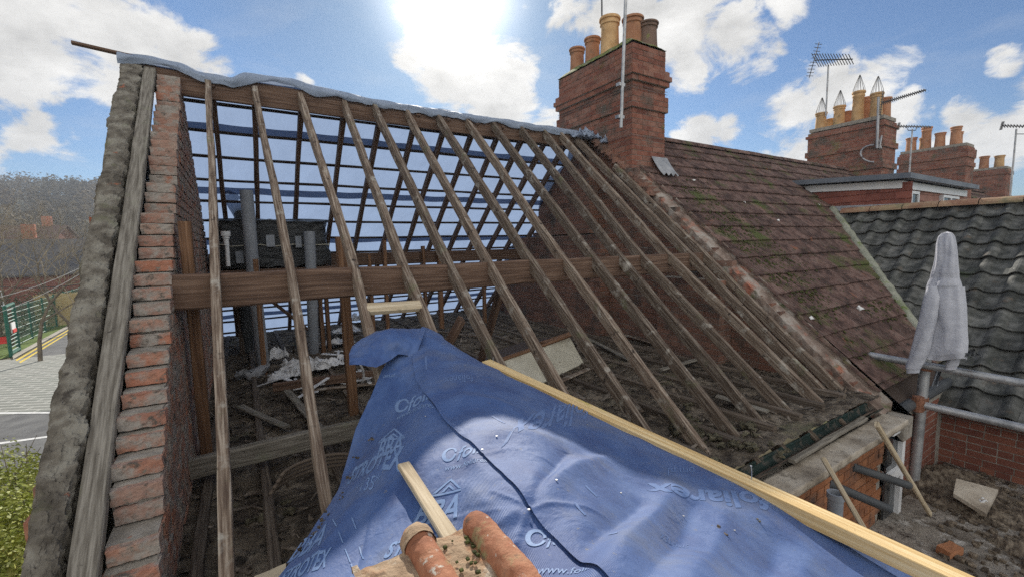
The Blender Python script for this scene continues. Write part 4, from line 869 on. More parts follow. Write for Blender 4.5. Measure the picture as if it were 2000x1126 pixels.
sleeve([(558,1812,1830),(580,1804,1836),(620,1796,1832),(660,1786,1822),(690,1777,1814),(705,1771,1806),(715,1768,1800),(727,1768,1797)],'sleeve',-.07)
sleeve([(560,1858,1884),(600,1866,1890),(650,1868,1890),(690,1852,1880),(705,1847,1874),(721,1843,1868)],'sleeve',.05)
mb=MB(); 
def hem(u,v):
    p=hood(u,1.0); q=hood(u,.93); c=(PR[-1][0]+PR[-1][1])/2; e=(q-p); return p+(e)*v+(p-c)*.012*(1 if 0<v<1 else .2)
mb=MB(); grid(mb,96,4,hem); mb.build('hem_band',M['fabric'],hd,smooth=True)
mb=MB(); crumple(mb,RX(1885,696,HX+.05),.09,.08,5,n=16); o=mb.build('dark_glove',M['black'],smooth=True); tag(o,'dark cloth scrap hanging over the rail behind the grey hoodie','cloth')
mb=MB(); 
def rag(u,v):
    p=RX(1829+u*14-v*10,712+v*40,SX+.12); return p+Vector((.03*math.sin(u*9+v*3),0,.01*noise.noise(Vector((u*3,v*4,1)))))
grid(mb,14,20,rag); o=mb.build('plastic_rag',M['pipe'],smooth=True); tag(o,'torn grey plastic strip hanging below the upper scaffold rail','plastic strip')

# ================================================================== blue breather membrane in the foreground
def tps(pts,lam=1e-4):
    P=np.array([(p.x,p.y) for p in pts]); Z=np.array([p.z for p in pts]); n=len(P)
    def ker(A,B):
        d=np.sqrt(((A[:,None]-B[None])**2).sum(-1))+1e-9; return d*d*np.log(d)
    K=ker(P,P)+lam*np.eye(n); Q=np.hstack([np.ones((n,1)),P]); A=np.block([[K,Q],[Q.T,np.zeros((3,3))]])
    s=np.linalg.solve(A,np.concatenate([Z,np.zeros(3)]))
    def f(x,y):
        d=np.sqrt((P[:,0]-x)**2+(P[:,1]-y)**2)+1e-9; return float((d*d*np.log(d))@s[:n]+s[n]+s[n+1]*x+s[n+2]*y)
    return f
ZC=[RF(830,640,.06),RF(880,668,.05),RZ(935,706,-.815),RZ(985,728,-.85),RZ(1200,826,-.94),RZ(1500,956,-1.07),RZ(1870,1124,-1.26),RZ(2200,1275,-1.45),
    RZ(822,765,-.70),RZ(910,850,-.655),RZ(1000,943,-.63),RZ(1180,1126,-.60),RZ(1400,1350,-.58),
    RZ(960,820,-.67),RZ(1060,835,-.735),RZ(1160,890,-.82),RZ(1330,960,-.935),RZ(1500,1030,-1.03),RZ(1640,1126,-1.12),RZ(1400,1100,-.86),RZ(1200,1000,-.71),
    RF(750,690,.06),RF(705,800,.04),RF(668,930,.04),RZ(636,990,-1.02),RZ(590,1060,-.95),RZ(540,1126,-.88),RZ(430,1290,-.80),
    RZ(760,900,-.78),RZ(840,1000,-.73),RZ(720,1060,-.79),RZ(780,1060,-.755),RZ(900,1040,-.71),RZ(930,1110,-.70),RZ(800,1300,-.74),RZ(1000,1250,-.66)]
H0=tps(ZC,3e-3)
def seg(p,a,b):
    d=b-a; t=max(0,min(1,(p-a).dot(d)/d.dot(d))); return (p-(a+d*t)).length,t
def cast(px,py,h):
    """first point where the line of sight meets the height field h"""
    a=-.30; st=.02
    for k in range(90):
        b=a-st; q=RZ(px,py,b)
        if h(q.x,q.y)>=b: break
        a=b
    for k in range(18):
        m=(a+b)/2; q=RZ(px,py,m)
        if h(q.x,q.y)>=m: b=m
        else: a=m
    return RZ(px,py,(a+b)/2)
def flat2(px,py,z=0):
    q=cast(px,py,H0); return Vector((q.x,q.y))
RIDG=[((835,690),(830,850),.05,.022),((960,850),(1110,872),.10,.024),((900,775),(1010,800),.05,.014),((1033,995),(1190,895),.045,.026),((1180,1110),(1320,955),.05,.030),
 ((1040,990),(1105,885),.022,-.022),((1130,1100),(1250,985),.04,-.028),((1260,1140),(1350,985),.035,-.020),((1345,1150),(1420,1000),.05,.024),((1480,1150),(1520,1050),.045,-.016),((1560,1150),(1590,1085),.05,.018),
 ((880,800),(905,900),.045,-.014),((960,930),(900,870),.04,.012),((620,1080),(720,930),.05,.012),((660,1126),(745,1010),.03,-.008),((900,940),(980,1010),.05,.012),((940,1060),(1040,1070),.05,.012),((1033,995),(960,1040),.03,.012),((1033,995),(1080,1060),.03,-.010)]
RIDG+=[((915,905),(1050,880),.006,.004),((1010,880),(1090,905),.006,.003),((1033,995),(1000,1075),.008,.006),((1033,995),(1180,1000),.008,.005),((1033,995),(960,960),.007,.004),((830,780),(900,835),.007,.004),((690,960),(770,880),.006,.004),((640,1050),(600,1120),.006,.005),((720,1010),(690,1120),.006,-.004),((850,1010),(990,1000),.006,.003),((905,1125),(1010,1062),.007,.005),((700,800),(745,760),.006,.004)]
RG=[(flat2(*a),flat2(*b),w,h) for a,b,w,h in RIDG]; PIN=flat2(1033,995,-.65)
def H(x,y):
    z=H0(x,y); p=Vector((x,y))
    for a,b,w,h in RG:
        d,t=seg(p,a,b)
        if d<w*2.6: z+=1.05*h*(math.exp(-abs(d/w)**1.5))*(.35+.65*math.sin(min(1,max(0,t))*PI*.8+.3))
    d=(p-PIN).length; z-=.008*math.exp(-(d/.03)**2)
    return z+.006*noise.noise(Vector((x*6,y*6,0)))+.0025*noise.noise(Vector((x*17,y*13,4)))
def onH(px,py,dz=0.):
    return cast(px,py,lambda x,y:H(x,y)+dz)
def flatw(px,py):
    q=cast(px,py,H0); return Vector((q.x,q.y))
def sheet(name,label,L,Rr,dz,nu,nv,lift=None,mtl='blue'):
    L=[flatw(*p) for p in L]; Rr=[flatw(*p) for p in Rr]; n=len(L)-1
    acc=[0]
    for i in range(n): acc.append(acc[-1]+((L[i+1]-L[i]).length+(Rr[i+1]-Rr[i]).length)/2)
    def f(u,v):
        s=v*acc[-1]; i=0
        while i<n-1 and s>acc[i+1]: i+=1
        t=(s-acc[i])/(acc[i+1]-acc[i]); p=L[i].lerp(L[i+1],t).lerp(Rr[i].lerp(Rr[i+1],t),u)
        w=.0012*math.sin(v*60+2*math.sin(v*23))
        if u<.001: p=p+Vector((w,w*.3))
        return (p.x,p.y,H(p.x,p.y)+dz+(lift(u,v) if lift else 0))
    mb=MB(); grid(mb,nu,nv,f); o=mb.build(name,M[mtl],smooth=True); tag(o,label,'membrane'); return o,f
SHL,_=sheet('breather_membrane','left sheet of printed blue membrane sloping over the loft under the loose roof tile',
   [(778,672),(745,720),(722,778),(694,835),(668,925),(638,988),(592,1056),(541,1126),(440,1280)],[(850,668),(855,700),(858,735),(885,790),(950,858),(1010,918),(1100,1008),(1225,1133),(1440,1355)],-.006,190,270)
SHR,_=sheet('breather_membrane','right sheet of rumpled blue membrane nailed under the long yellow timber',
   [(824,640),(808,672),(806,706),(812,742),(826,771),(1000,943),(1180,1126),(1400,1350)],[(840,641),(868,662),(905,686),(940,706),(990,733),(1290,868),(1880,1133),(2350,1345)],.0,260,330,lift=lambda u,v:.003*math.exp(-(u/.02)**2))
# folded-back flap at the upper corner
FT=[(832,640),(800,641),(765,640),(733,647),(706,660),(688,676),(680,694)]; FBm=[(806,712),(797,694),(778,690),(757,706),(735,716),(705,713),(682,712)]
def flap(u,v):
    k=u*(len(FT)-1); i=min(int(k),len(FT)-2); q=k-i
    a=RF(*FT[i],.07).lerp(RF(*FT[i+1],.07),q); b=RF(*FBm[i],.20).lerp(RF(*FBm[i+1],.20),q)
    p=a.lerp(b,v); n_=Vector((-.1,-.8,.6)); b_=math.sin(v*PI)*(.07+.02*math.sin(u*7)); return p+n_*b_+n_*(.02*noise.noise(Vector((u*4,v*3,2)))+.008*noise.noise(Vector((u*13,v*7,5))))+Vector((0,0,-.015*math.sin(v*PI)*math.sin(u*9)))
mb=MB(); grid(mb,90,40,flap); o=mb.build('folded_flap',M['blue'],SHR,smooth=True)

# lettering printed on the membranes
def text_mesh(body,bold=.0,shear=.0):
    c=bpy.data.curves.new('lettering','FONT'); c.body=body; c.size=1; c.offset=bold; c.shear=shear; c.resolution_u=3
    o=bpy.data.objects.new('lettering',c); COL.objects.link(o); bpy.context.view_layer.update()
    me=bpy.data.meshes.new_from_object(o.evaluated_get(bpy.context.evaluated_depsgraph_get())); bpy.data.objects.remove(o); bpy.data.curves.remove(c); return me
def surf_print(me,a,b,c,par,dz,clip=None):
    """map the flat lettering so that its baseline start, baseline end and top-of-start fall on pixels a, b, c of the sheet"""
    bm=bmesh.new(); bm.from_mesh(me); bmesh.ops.triangulate(bm,faces=bm.faces[:]); bmesh.ops.subdivide_edges(bm,edges=bm.edges[:],cuts=3,use_grid_fill=True)
    xs=[v.co.x for v in bm.verts]; ys=[v.co.y for v in bm.verts]; x0,x1,y1=min(xs),max(xs),max(ys)
    A,B,C_=[flatw(*p) for p in (a,b,c)]
    off=wloc(par)
    for v in bm.verts:
        u=(v.co.x-x0)/(x1-x0); w=v.co.y/y1; p=A+(B-A)*u+(C_-A)*w
        v.co=Vector((p.x,p.y,H(p.x,p.y)+dz))-off
    if clip:
        dl=[f for f in bm.faces if not clip(f.calc_center_median()+off)]; bmesh.ops.delete(bm,geom=dl,context='FACES')
    m2=bpy.data.meshes.new('lettering'); bm.to_mesh(m2); bm.free(); m2.materials.append(M['print_faint' if par is SHR else 'print']); m2.polygons.foreach_set('use_smooth',[True]*len(m2.polygons))
    if not m2.polygons: return
    m2.attributes.new('tint','FLOAT','FACE'); o=bpy.data.objects.new('lettering',m2); COL.objects.link(o); o.parent=par; return o
FOLD=[flatw(*p) for p in [(820,700),(822,765),(1000,943),(1180,1126),(1400,1350)]]
def leftof(p):
    for a,b in zip(FOLD,FOLD[1:]):
        if min(a.y,b.y)<=p.y<=max(a.y,b.y): t=(p.y-a.y)/(b.y-a.y); return p.x<a.x+(b.x-a.x)*t-.004
    return p.y<FOLD[-1].y
def tri_logo():
    bm=bmesh.new()
    def poly(ps): bm.faces.new([bm.verts.new((x,y,0)) for x,y in ps])
    poly([(0,0),(.62,.5),(1,0),(.92,0),(.60,.40),(.13,0)]); poly([(.30,.0),(.58,.25),(.80,0),(.72,0),(.57,.15),(.42,0)]); poly([(0,-.10),(1,-.10),(1,-.03),(0,-.03)])
    m=bpy.data.meshes.new('t'); bm.to_mesh(m); bm.free(); 
    for v in m.vertices: v.co.y+=.10
    return m
def ring_logo():
    bm=bmesh.new(); n=26; a0=.12
    vs=[(bm.verts.new((.5+.5*math.cos(a),.5+.5*math.sin(a),0)),bm.verts.new((.55+.30*math.cos(a),.5+.36*math.sin(a),0))) for a in [a0+(2*PI-.35)*k/n for k in range(n+1)]]
    for p,q in zip(vs,vs[1:]): bm.faces.new((p[0],q[0],q[1],p[1]))
    m=bpy.data.meshes.new('r'); bm.to_mesh(m); bm.free(); return m
DZ=-.006+.0016
surf_print(text_mesh('BBA',.02,.25),(733,893),(784,880),(742,858),SHL,DZ)
surf_print(tri_logo(),(739,864),(791,853),(742,838),SHL,DZ)
surf_print(text_mesh('STROTEX',.03,.2),(676,944),(786,919),(690,906),SHL,DZ)
surf_print(text_mesh('*135*',.0,.2),(692,966),(741,952),(698,944),SHL,DZ)
surf_print(ring_logo(),(769,806),(797,801),(774,775),SHL,DZ)
surf_print(text_mesh('foliarex',.015,.2),(796,801),(915,786),(800,778),SHL,DZ,leftof)
surf_print(text_mesh('www.foliarex.com.pl',0,.1),(774,818),(900,806),(776,809),SHL,DZ,leftof)
surf_print(text_mesh('om.pl',0,.1),(748,736),(770,733),(750,728),SHL,DZ)
surf_print(ring_logo(),(860,901),(890,896),(866,869),SHL,DZ,leftof)
surf_print(text_mesh('foliarex',.015,.2),(892,896),(1010,880),(897,870),SHL,DZ,leftof)
surf_print(text_mesh('www.foliarex.com.pl',0,.1),(868,916),(1000,902),(870,905),SHL,DZ,leftof)
surf_print(text_mesh('BBA',.02,.25),(804,1021),(893,1008),(818,978),SHL,DZ)
surf_print(tri_logo(),(843,966),(900,958),(848,935),SHL,DZ)
surf_print(text_mesh('STROTEX',.03,.2),(748,1084),(900,1062),(762,1054),SHL,DZ)
surf_print(text_mesh('BBA',.02,.3),(560,1094),(626,1062),(584,1054),SHL,DZ)
surf_print(text_mesh('STROTEX',.03,.3),(540,1140),(640,1100),(556,1112),SHL,DZ)
surf_print(ring_logo(),(1022,1066),(1064,1058),(1030,1026),SHL,DZ,leftof)
surf_print(text_mesh('foliarex',.015,.2),(1066,1060),(1200,1042),(1072,1028),SHL,DZ,leftof)
surf_print(text_mesh('www.foliarex.com.pl',0,.1),(1048,1118),(1290,1134),(1052,1102),SHL,DZ,leftof)
DR=.0013
surf_print(text_mesh('foliarex',.015,-.1),(1152,787),(1010,822),(1150,815),SHR,DR)
surf_print(text_mesh('foliarex',.01,-.1),(924,732),(868,738),(925,745),SHR,DR)
surf_print(text_mesh('foliarex',.03,-.1),(1498,962),(1262,944),(1508,996),SHR,DR)
surf_print(text_mesh('®',.0,0),(1522,988),(1508,986),(1524,998),SHR,DR)
surf_print(text_mesh('om.pl',.0,-.1),(1356,910),(1304,914),(1357,924),SHR,DR)
surf_print(text_mesh('STROTEX',.0,-.1),(1345,1062),(1290,1045),(1344,1070),SHR,DR)
for k,(a,b,c) in enumerate([((648,1012),(656,1030),(651,1012)),((660,1040),(668,1058),(663,1040)),((672,1068),(682,1088),(675,1068)),((686,1010),(694,1030),(689,1010)),((700,1060),(708,1082),(703,1060)),((684,1090),(690,1112),(687,1090))]):
    bm=bmesh.new(); bm.faces.new([bm.verts.new(q) for q in ((0,0,0),(1,0,0),(1,1,0),(0,1,0))]); m=bpy.data.meshes.new('d'); bm.to_mesh(m); bm.free(); surf_print(m,a,b,c,SHL,DZ)
for a,b,c in (((1142,950),(1165,970),(1145,948)),((1120,985),(1142,1005),(1123,983)),((960,812),(985,832),(963,810)),((1188,1035),(1205,1045),(1190,1032)),((830,700),(832,728),(833,700)),((1215,690),(1216,691),(1217,690))):
    bm=bmesh.new(); bm.faces.new([bm.verts.new(q) for q in ((0,0,0),(1,0,0),(1,1,0),(0,1,0))]); m=bpy.data.meshes.new('d'); bm.to_mesh(m); bm.free(); surf_print(m,a,b,c,SHR,DR)
# clout nails in the membrane
mb=MB()
for px,py in ((1147,829),(1033,996),(831,813),(908,714),(1213,963),(1435,1036),(1335,1008),(970,852),(942,878),(1087,938)):
    q=onH(px,py); lathe(mb,(q.x,q.y,q.z+.002),[(0.0001,.002),(.003,.002),(.0035,.001),(.003,0)],10)
mb.build('clout_nail',M['alu'],SHR)
mb=MB()
for px,py in ((700,890),(690,930),(672,970),(640,1010),(618,1040),(730,858),(597,1070),(905,1160),(1465,1010),(1396,1035)):
    q=onH(px,py,-.008)
    for k in range(9): s=rr.uniform(.002,.006); rough(mb,q+Vector((rr.gauss(0,.014),rr.gauss(0,.022),s*.4)),X_*s,Y_*s,Z_*s*.5,(2,2,2),s*.3,k,rr.random(),60)
tag(mb.build('crumbs',M['debris'],SHL),kind='stuff')

# long sawn timber on the edge of the membrane
bt=thing('sawn_timber','long new yellow timber holding down the edge of the blue membrane','timber',(1.33,1.4,-.84))
BTN=RZ(1862,1118,-1.11); BT0=RZ(950,703,-.755)
mb=MB(); beam(mb,[RZ(950,703,-.755),BTN,BTN+(BTN-RZ(950,703,-.755))*.5],.078,.058,jit=.0015,seed=5,cham=.002,step=.3,top=True); mb.build('timber',M['newwood'],bt)
mb=MB()
for px,py,dx,dy in ((963,708,.004,.0),(1468,930,.012,.01)):
    q=RZ(px,py,BT0.z+(BTN.z-BT0.z)*{963:.03,1468:.33,1385:.26}[px]); tube(mb,[q-Z_*.01,q+Z_*.022,q+Vector((dx,dy,.034))],.0016,6); lathe(mb,q+Vector((dx,dy,.034)),[(0.0001,.001),(.004,.001),(.004,-.001)],8)
mb.build('nail',M['galv'],bt)
# short batten under the tile
mb=MB(); A=onH(788,902,.022); B=onH(872,1030,.022); beam(mb,[A,B+(B-A)*.12],.040,.018,jit=.002,seed=6,cham=.002); o=mb.build('batten_offcut',M['palewood']); tag(o,'short pale batten offcut pointing out from under the roll-topped tile','batten')
# roll-topped clay tile
K=.87; TO=Vector((.175,1.035,-.772)); tl=thing('roof_tile','terracotta roof tile with two rounded rolls and mortar smears lying on blue membrane','roof tile',(.36*.87,.75*.87,-.78*.87))
RLS=[(.345-.175,.040,1.075,0),(.505-.175,.041,1.055,1)]
mb=MB()
def tf(u,v):
    x=TO.x+u*.40; y=1.035-v*.55-.0*u; z=-.772+.006*noise.noise(Vector((x*14,y*14,2)))+.003*noise.noise(Vector((x*50,y*50,2)))
    if u<.05: z+=.018
    y+=.008*noise.noise(Vector((x*25,0,0))) if v<.01 else 0
    return (x*K,y*K,(z-.012*v)*K)
grid(mb,60,80,tf); b=[tf(i/60,0) for i in range(61)]
mb.add(b+[(x,y,z-.016) for x,y,z in b],[(i,i+1,62+i,61+i) for i in range(60)],.5)
mb.build('pan',M['claydust'],tl)
for dx,r,y0,k in RLS:
    mb=MB()
    def rf(u,v,dx=dx,r=r,y0=y0,k=k):
        a=PI*(1.12*u-.06); e=1-math.exp(-v*36) if k else min(1,.80+v*6); y=y0-v*.56; rr_=r*(.55+.45*e) if k else r*e
        n_=.0022*noise.noise(Vector((u*7,y*45,k)))+.001*noise.noise(Vector((u*22,y*120,k)))
        seamr=.004 if (not k and .095<v<.5) else 0
        return ((TO.x+dx-math.cos(a)*(rr_-seamr+n_)*1.02)*K,y*K,(-.775+math.sin(a)*(rr_*1.12-seamr+n_)+.0-.012*v)*K)
    grid(mb,30,110,rf); 
    c=[rf(i/30,0) for i in range(31)]; mb.add(c+[((TO.x+dx)*K,(y0+.002)*K,-.77*K)],[(i,31,i+1) for i in range(30)],.5)
    mb.build('roll',M['clay'],tl,smooth=True,sharp=60)
    if not k:
        mb=MB(); grid(mb,30,26,lambda u,v:(lambda p:(p[0]+(p[0]-(TO.x+dx)*K)*.07,p[1]+.003,p[2]+.0035+.002*noise.noise(Vector((p[0]*60,p[1]*60,0)))))(rf(u,v*.095)))
        mb.build('mortar_cap',M['claydust'],tl,smooth=True)
mb=MB()
for k in range(46):
    x=rr.choice([.435,.44,.45,.46,.40])+rr.gauss(0,.008); y=1.0-abs(rr.gauss(0,.13)); s=rr.uniform(.001,.0045); rough(mb,(x*K,y*K,(-.768+s*.2)*K),X_*s,Y_*s,Z_*s*.5,(3,3,2),s*.3,k,.5,90,.4)
mb.build('moss',M['moss'],tl,smooth=True)
mb=MB(); c=RZ(712,1128,-.93); rough(mb,RZ(528,1128,-1.15),X_*.05,Y_*.03,Z_*.012,(4,3,2),.005,3,.5); o=mb.build('timber_end',M['palewood']); tag(o,'pale broken timber end just showing at the lower edge of the left blue sheet','timber')
# brick body of our own rear extension under the membrane
mb=MB(); mm=MB(); prism(mb,mm,.12,1.28,-1.0,1.25,-4.6,-1.15,seed=91); o=thing('near_extension','low brick extension carrying the blue membrane in front of the loft','house extension',(.7,.1,-4.6)); mb.build('brick_wall',M['brick_orange'],o); mm.build('mortar_core',M['mortar'],o)

# ================================================================== things inside the loft
tk=thing('water_tank','cold water tank wrapped in black plastic and string beside grey pipes behind the purlin','water tank',(.42,6.85,-.15))
def tank(u,v):
    # rounded rectangular plan, closed over at the top by v>.7
    a=2*PI*u; cx,cy=.42,6.80; hx,hy=.66,.36; s=(abs(math.cos(a))**6+abs(math.sin(a))**6)**(-1/6); X=math.cos(a)*s; Y=math.sin(a)*s
    if v<.7: z=-.22+v/.7*.60; k=1+.03*math.sin(v*9)
    else: q=(v-.7)/.3; z=.38+.02*math.sin(q*PI*.9); k=1.03*(1-q)+.02
    p=Vector((X*3,Y*3,z*4)); w=.05*noise.noise(p)+.025*noise.noise(p*2.4+Vector((0,0,z*7)))
    return (cx+X*hx*k*(1+w),cy+Y*hy*k*(1+w*1.5),z+.04*noise.noise(p*1.7))
mb=MB(); grid(mb,120,60,tank); mb.build('plastic_wrapping',M['black'],tk,smooth=True)
mb=MB(); P=[Vector(tank(u/80,.33)) for u in range(81)]; P=[Vector((.42,6.8,p.z))+(p-Vector((.42,6.8,p.z)))*1.03 for p in P]; tube(mb,P,.006,5); mb.build('string',M['cream'],tk)
for a,b,w in ((468,500,10),(528,468,12),(583,470,9)):
    q=RY(a,b,6.38); mb=MB(); box(mb,(q.x-w*.004,6.375,q.z-.09),(q.x+w*.004,6.385,q.z+.06)); mb.build('tape',M['pipe'],tk)
mb=MB(); box(mb,(-.3,6.4,-.30),(1.15,7.15,-.24)); mb.build('platform',M['purlin'],tk)
G3='upright pipes by the water tank'
def pipe(label,pts,r,m,name='vent_pipe',collar=()):
    mb=MB(); tube(mb,pts,r,18); 
    for z in collar:
        c=Vector(pts[0]).lerp(Vector(pts[-1]),z); tube(mb,[c-Z_*.03,c+Z_*.03],r*1.15,18)
    o=mb.build(name,M[m],smooth=True,sharp=50); tag(o,label,'pipe',group=G3); return o
pipe('tallest light grey pipe rising in front of the black-wrapped tank',[RZ(515,716,FL),RY(497,560,6.2),RY(481,372,6.2)],.072,'pipe')
pipe('shorter grey pipe at the right end of the wrapped tank',[RZ(613,690,FL),RY(609,560,6.28),RY(604,452,6.28)],.068,'pipe')
pipe('dark wrapped pipe behind the tallest grey pipe',[(.02,7.32,FL),RY(470,430,6.9),RY(466,366,6.9)],.075,'pipedark')
mb=MB(); P=[RY(460,356,6.9),RY(470,352,6.9),RY(480,362,6.9),RY(484,372,6.9)]; tube(mb,P,.03,8); o=mb.build('pipe_wrap',M['black'],smooth=True); tag(o,'torn black wrap flopped over the top of the dark pipe','plastic')
pipe('thin white overflow pipe with a fitting on top at the left end of the tank',[RY(446,520,6.1),RY(442,460,6.1)],.022,'upvc')
mb=MB(); q=RY(441,461,6.1); lathe(mb,(q.x,q.y,q.z-.03),[(.028,-.08),(.028,0),(.036,0),(.036,.03),(.05,.03),(.05,.085),(.01,.085)],14); o=mb.build('pipe_fitting',M['upvc'],smooth=True,sharp=50); tag(o,'white compression fitting on the thin overflow pipe','pipe fitting')
# white rubbish: crumpled sheets and strips
rr=random.Random(21)
cl=[(560,735,.20,.12),(600,722,.28,.20),(640,712,.2,.10),(575,712,.15,.12),(690,700,.2,.10),(675,648,.25,.15),(655,670,.22,.10),(545,700,.12,.2),(700,625,.2,.18)]
for k,(px,py,r,h) in enumerate(cl):
    mb=MB(); crumple(mb,RZ(px,py,FL+.05),r*.85,h*.7,k*3+1,n=30,ax=(1,.6)); o=mb.build('plastic_sheet',M['white'],smooth=True,sharp=35)
    tag(o,['crumpled white plastic sheet lowest in the pile by the rafters','largest crumpled white sheet in the middle of the pile','small white sheet right of the largest crumpled one','white sheet heaped behind the largest crumpled one','white sheet beside the blue flap','upper white sheet near the far end of the pile','thin white sheet below the upper pile','upright scrap of white sheet beside the grey pipe','farthest white sheet standing behind the orange post'][k],'plastic sheet',group='white rubbish on the loft floor')
sp=thing('white_strips','scatter of white plastic strips lying by the crumpled sheets on the loft floor','plastic strips',tuple(RZ(640,730,FL+.03)))
for k in range(26):
    px,py=rr.choice([(640,735),(600,750),(670,740),(650,690),(680,665),(560,745),(665,640),(705,735)]); px+=rr.gauss(0,16); py+=rr.gauss(0,7)
    q=RZ(px,py,FL+.05+rr.random()*.05); a=rr.uniform(0,PI); d=Vector((math.cos(a),math.sin(a),rr.uniform(-.25,.25))).normalized(); mb=MB(); L=rr.uniform(.05,.22)
    obox(mb,q,d*L,d.cross(Z_).normalized()*rr.uniform(.012,.03),Z_*.004); mb.build('strip',M['white'],sp)
mb=MB(); P=[RZ(707+3*math.sin(k),735-k*5+0,FL+.02+.04*k) for k in range(7)]; tube(mb,[RZ(705,752,FL+.02),RZ(711,738,FL+.1),RZ(709,722,FL+.2),RZ(702,708,FL+.3)],.012,6); o=mb.build('white_cable',M['wire'],smooth=True); tag(o,'bent white cable hanging beside the orange post','cable')
mb=MB(); c=RZ(492,728,FL+.05); rough(mb,c,X_*.16,Y_*.08,Z_*.045,(12,8,5),.05,4,.5,6,.3); o=mb.build('foil_bundle',M['lead'],smooth=True); tag(o,'small bundle of silvery foil lying at the foot of the grey pipe','foil')
# painted hatch box with rusty top board
hx=thing('hatch_box','cream painted loft hatch box with dark top and rust-brown edge lying between rafters','hatch box',tuple(RZ(1050,720,FL)))
q=[RZ(930,742,FL+.08),RZ(1010,780,FL+.02),RZ(1135,708,FL+.04),RZ(1112,655,FL+.26),RZ(1000,690,FL+.30)]
mb=MB(); v=[RZ(1000,776,FL+.02),RZ(1140,708,FL+.03),RZ(1112,656,FL+.28),RZ(965,708,FL+.28)]; n_=((v[1]-v[0]).cross(v[3]-v[0])).normalized()*.03
mb.add(v+[p-n_ for p in v],[(0,1,2,3),(7,6,5,4),(0,4,5,1),(1,5,6,2),(2,6,7,3),(3,7,4,0)]); mb.build('painted_side',M['cream'],hx)
mb=MB(); beam(mb,[v[3]+Vector((0,0,.02)),v[2]+Vector((0,0,.02))],.05,.03,jit=.004,seed=3); mb.build('rusty_edge',M['post'],hx)
mb=MB(); w=[v[3]+Vector((0,.02,.01)),v[2]+Vector((0,.02,.01)),v[2]+Vector((-.1,.75,-.16)),v[3]+Vector((-.1,.75,-.16))]; mb.add(w+[p-Z_*.02 for p in w],[(0,1,2,3),(7,6,5,4),(0,4,5,1),(1,5,6,2),(2,6,7,3),(3,7,4,0)]); mb.build('dark_top',M['darkwood'],hx)
mb=MB(); beam(mb,[RZ(1062,668,FL+.30),RZ(1118,648,FL+.33)],.13,.02,jit=.006,seed=33); o=mb.build('loose_board',M['post']); tag(o,'short split board resting on the far top edge of the cream hatch box','board')
LB=[((1000,782),(1150,718),'dark board lying along the foot of the cream hatch box'),((1130,650),(1230,700),'splintered lath crossing the dark floor beyond the hatch box'),((1110,760),(1260,850),'long brown board half hidden behind the yellow timber'),((560,760),(640,850),'grey lath lying on the insulation left of the third rafter'),((600,760),(740,745),'thin plank crossing behind the orange post'),((1400,770),(1500,800),'short grey lath between the rafter feet')]
LB+=[((1180,640),(1290,672),'thin lath lying near the party wall floor'),((1290,720),(1360,700),'short broken lath in the middle of the floor'),((820,640),(930,655),'dark board on the far floor right of the noggin'),((470,790),(560,830),'flat board sunk in the insulation near the third joist'),((1200,740),(1250,800),'splintered lath pointing towards the yellow timber')]
for k,(a,b,l) in enumerate(LB):
    mb=MB(); beam(mb,[RZ(*a,FL+.07),RZ(*b,FL+.05)],.07,.02,jit=.004,seed=70+k); o=mb.build('loose_board',M['board'] if k%2 else M['rafter']); tag(o,l,'board',group='loose boards on the loft floor')
# old cistern ring/arch half seen left of the blue sheet
mb=MB()
for k in range(4): P=[RZ(628,915,FL+.28)+Vector((.20*math.cos(a)*(1+.10*k),.16*math.sin(a)*(1+.1*k),-.03*k)) for a in [PI*j/14-.3 for j in range(15)]]; tube(mb,P,.010,6)
o=mb.build('conduit_coil',M['joist'],smooth=True); tag(o,'coil of dark conduit half hidden at the left edge of the blue sheet','conduit coil')

# ================================================================== beyond the gable: road, fence, trees, hill
GZ=-4.6
mb=MB(); mb.add([(-450,-250,GZ-.02),(450,-250,GZ-.02),(450,450,GZ-.02),(-450,450,GZ-.02)],[(0,1,2,3)]); o=mb.build('ground',M['earth']); tag(o,kind='structure')
def poly(name,pts,z,m,kind='structure'):
    v=[RZ(px,py,z) for px,py in pts]; mb=MB(); mb.add(v,[tuple(range(len(v)))]); o=mb.build(name,M[m]); tag(o,kind=kind); return o
poly('road',[(-700,1600),(700,1600),(400,600),(138,632),(30,705),(-400,760)],GZ,'asphalt')
poly('paving',[(-420,735),(30,700),(128,690),(330,672),(360,790),(110,800),(-420,850)],GZ+.004,'paving')
poly('grass_verge',[(-300,690),(20,668),(148,612),(400,560),(400,600),(140,634),(24,696),(-300,752)],GZ+.006,'grass')
poly('kerb',[(24,693),(145,628),(300,588),(300,592),(145,633),(26,700)],GZ+.05,'kerb')
poly('road_marking',[(30,702),(145,636),(300,596),(300,598),(145,638),(33,704)],GZ+.006,'yellow')
poly('road_marking',[(37,706),(147,640),(300,600),(300,602),(147,642),(40,708)],GZ+.006,'yellow')
poly('road_marking',[(-300,903),(130,845),(130,848),(-300,908)],GZ+.006,'linewhite')
poly('road_marking',[(-300,806),(125,803),(125,806),(-300,810)],GZ+.010,'linewhite')
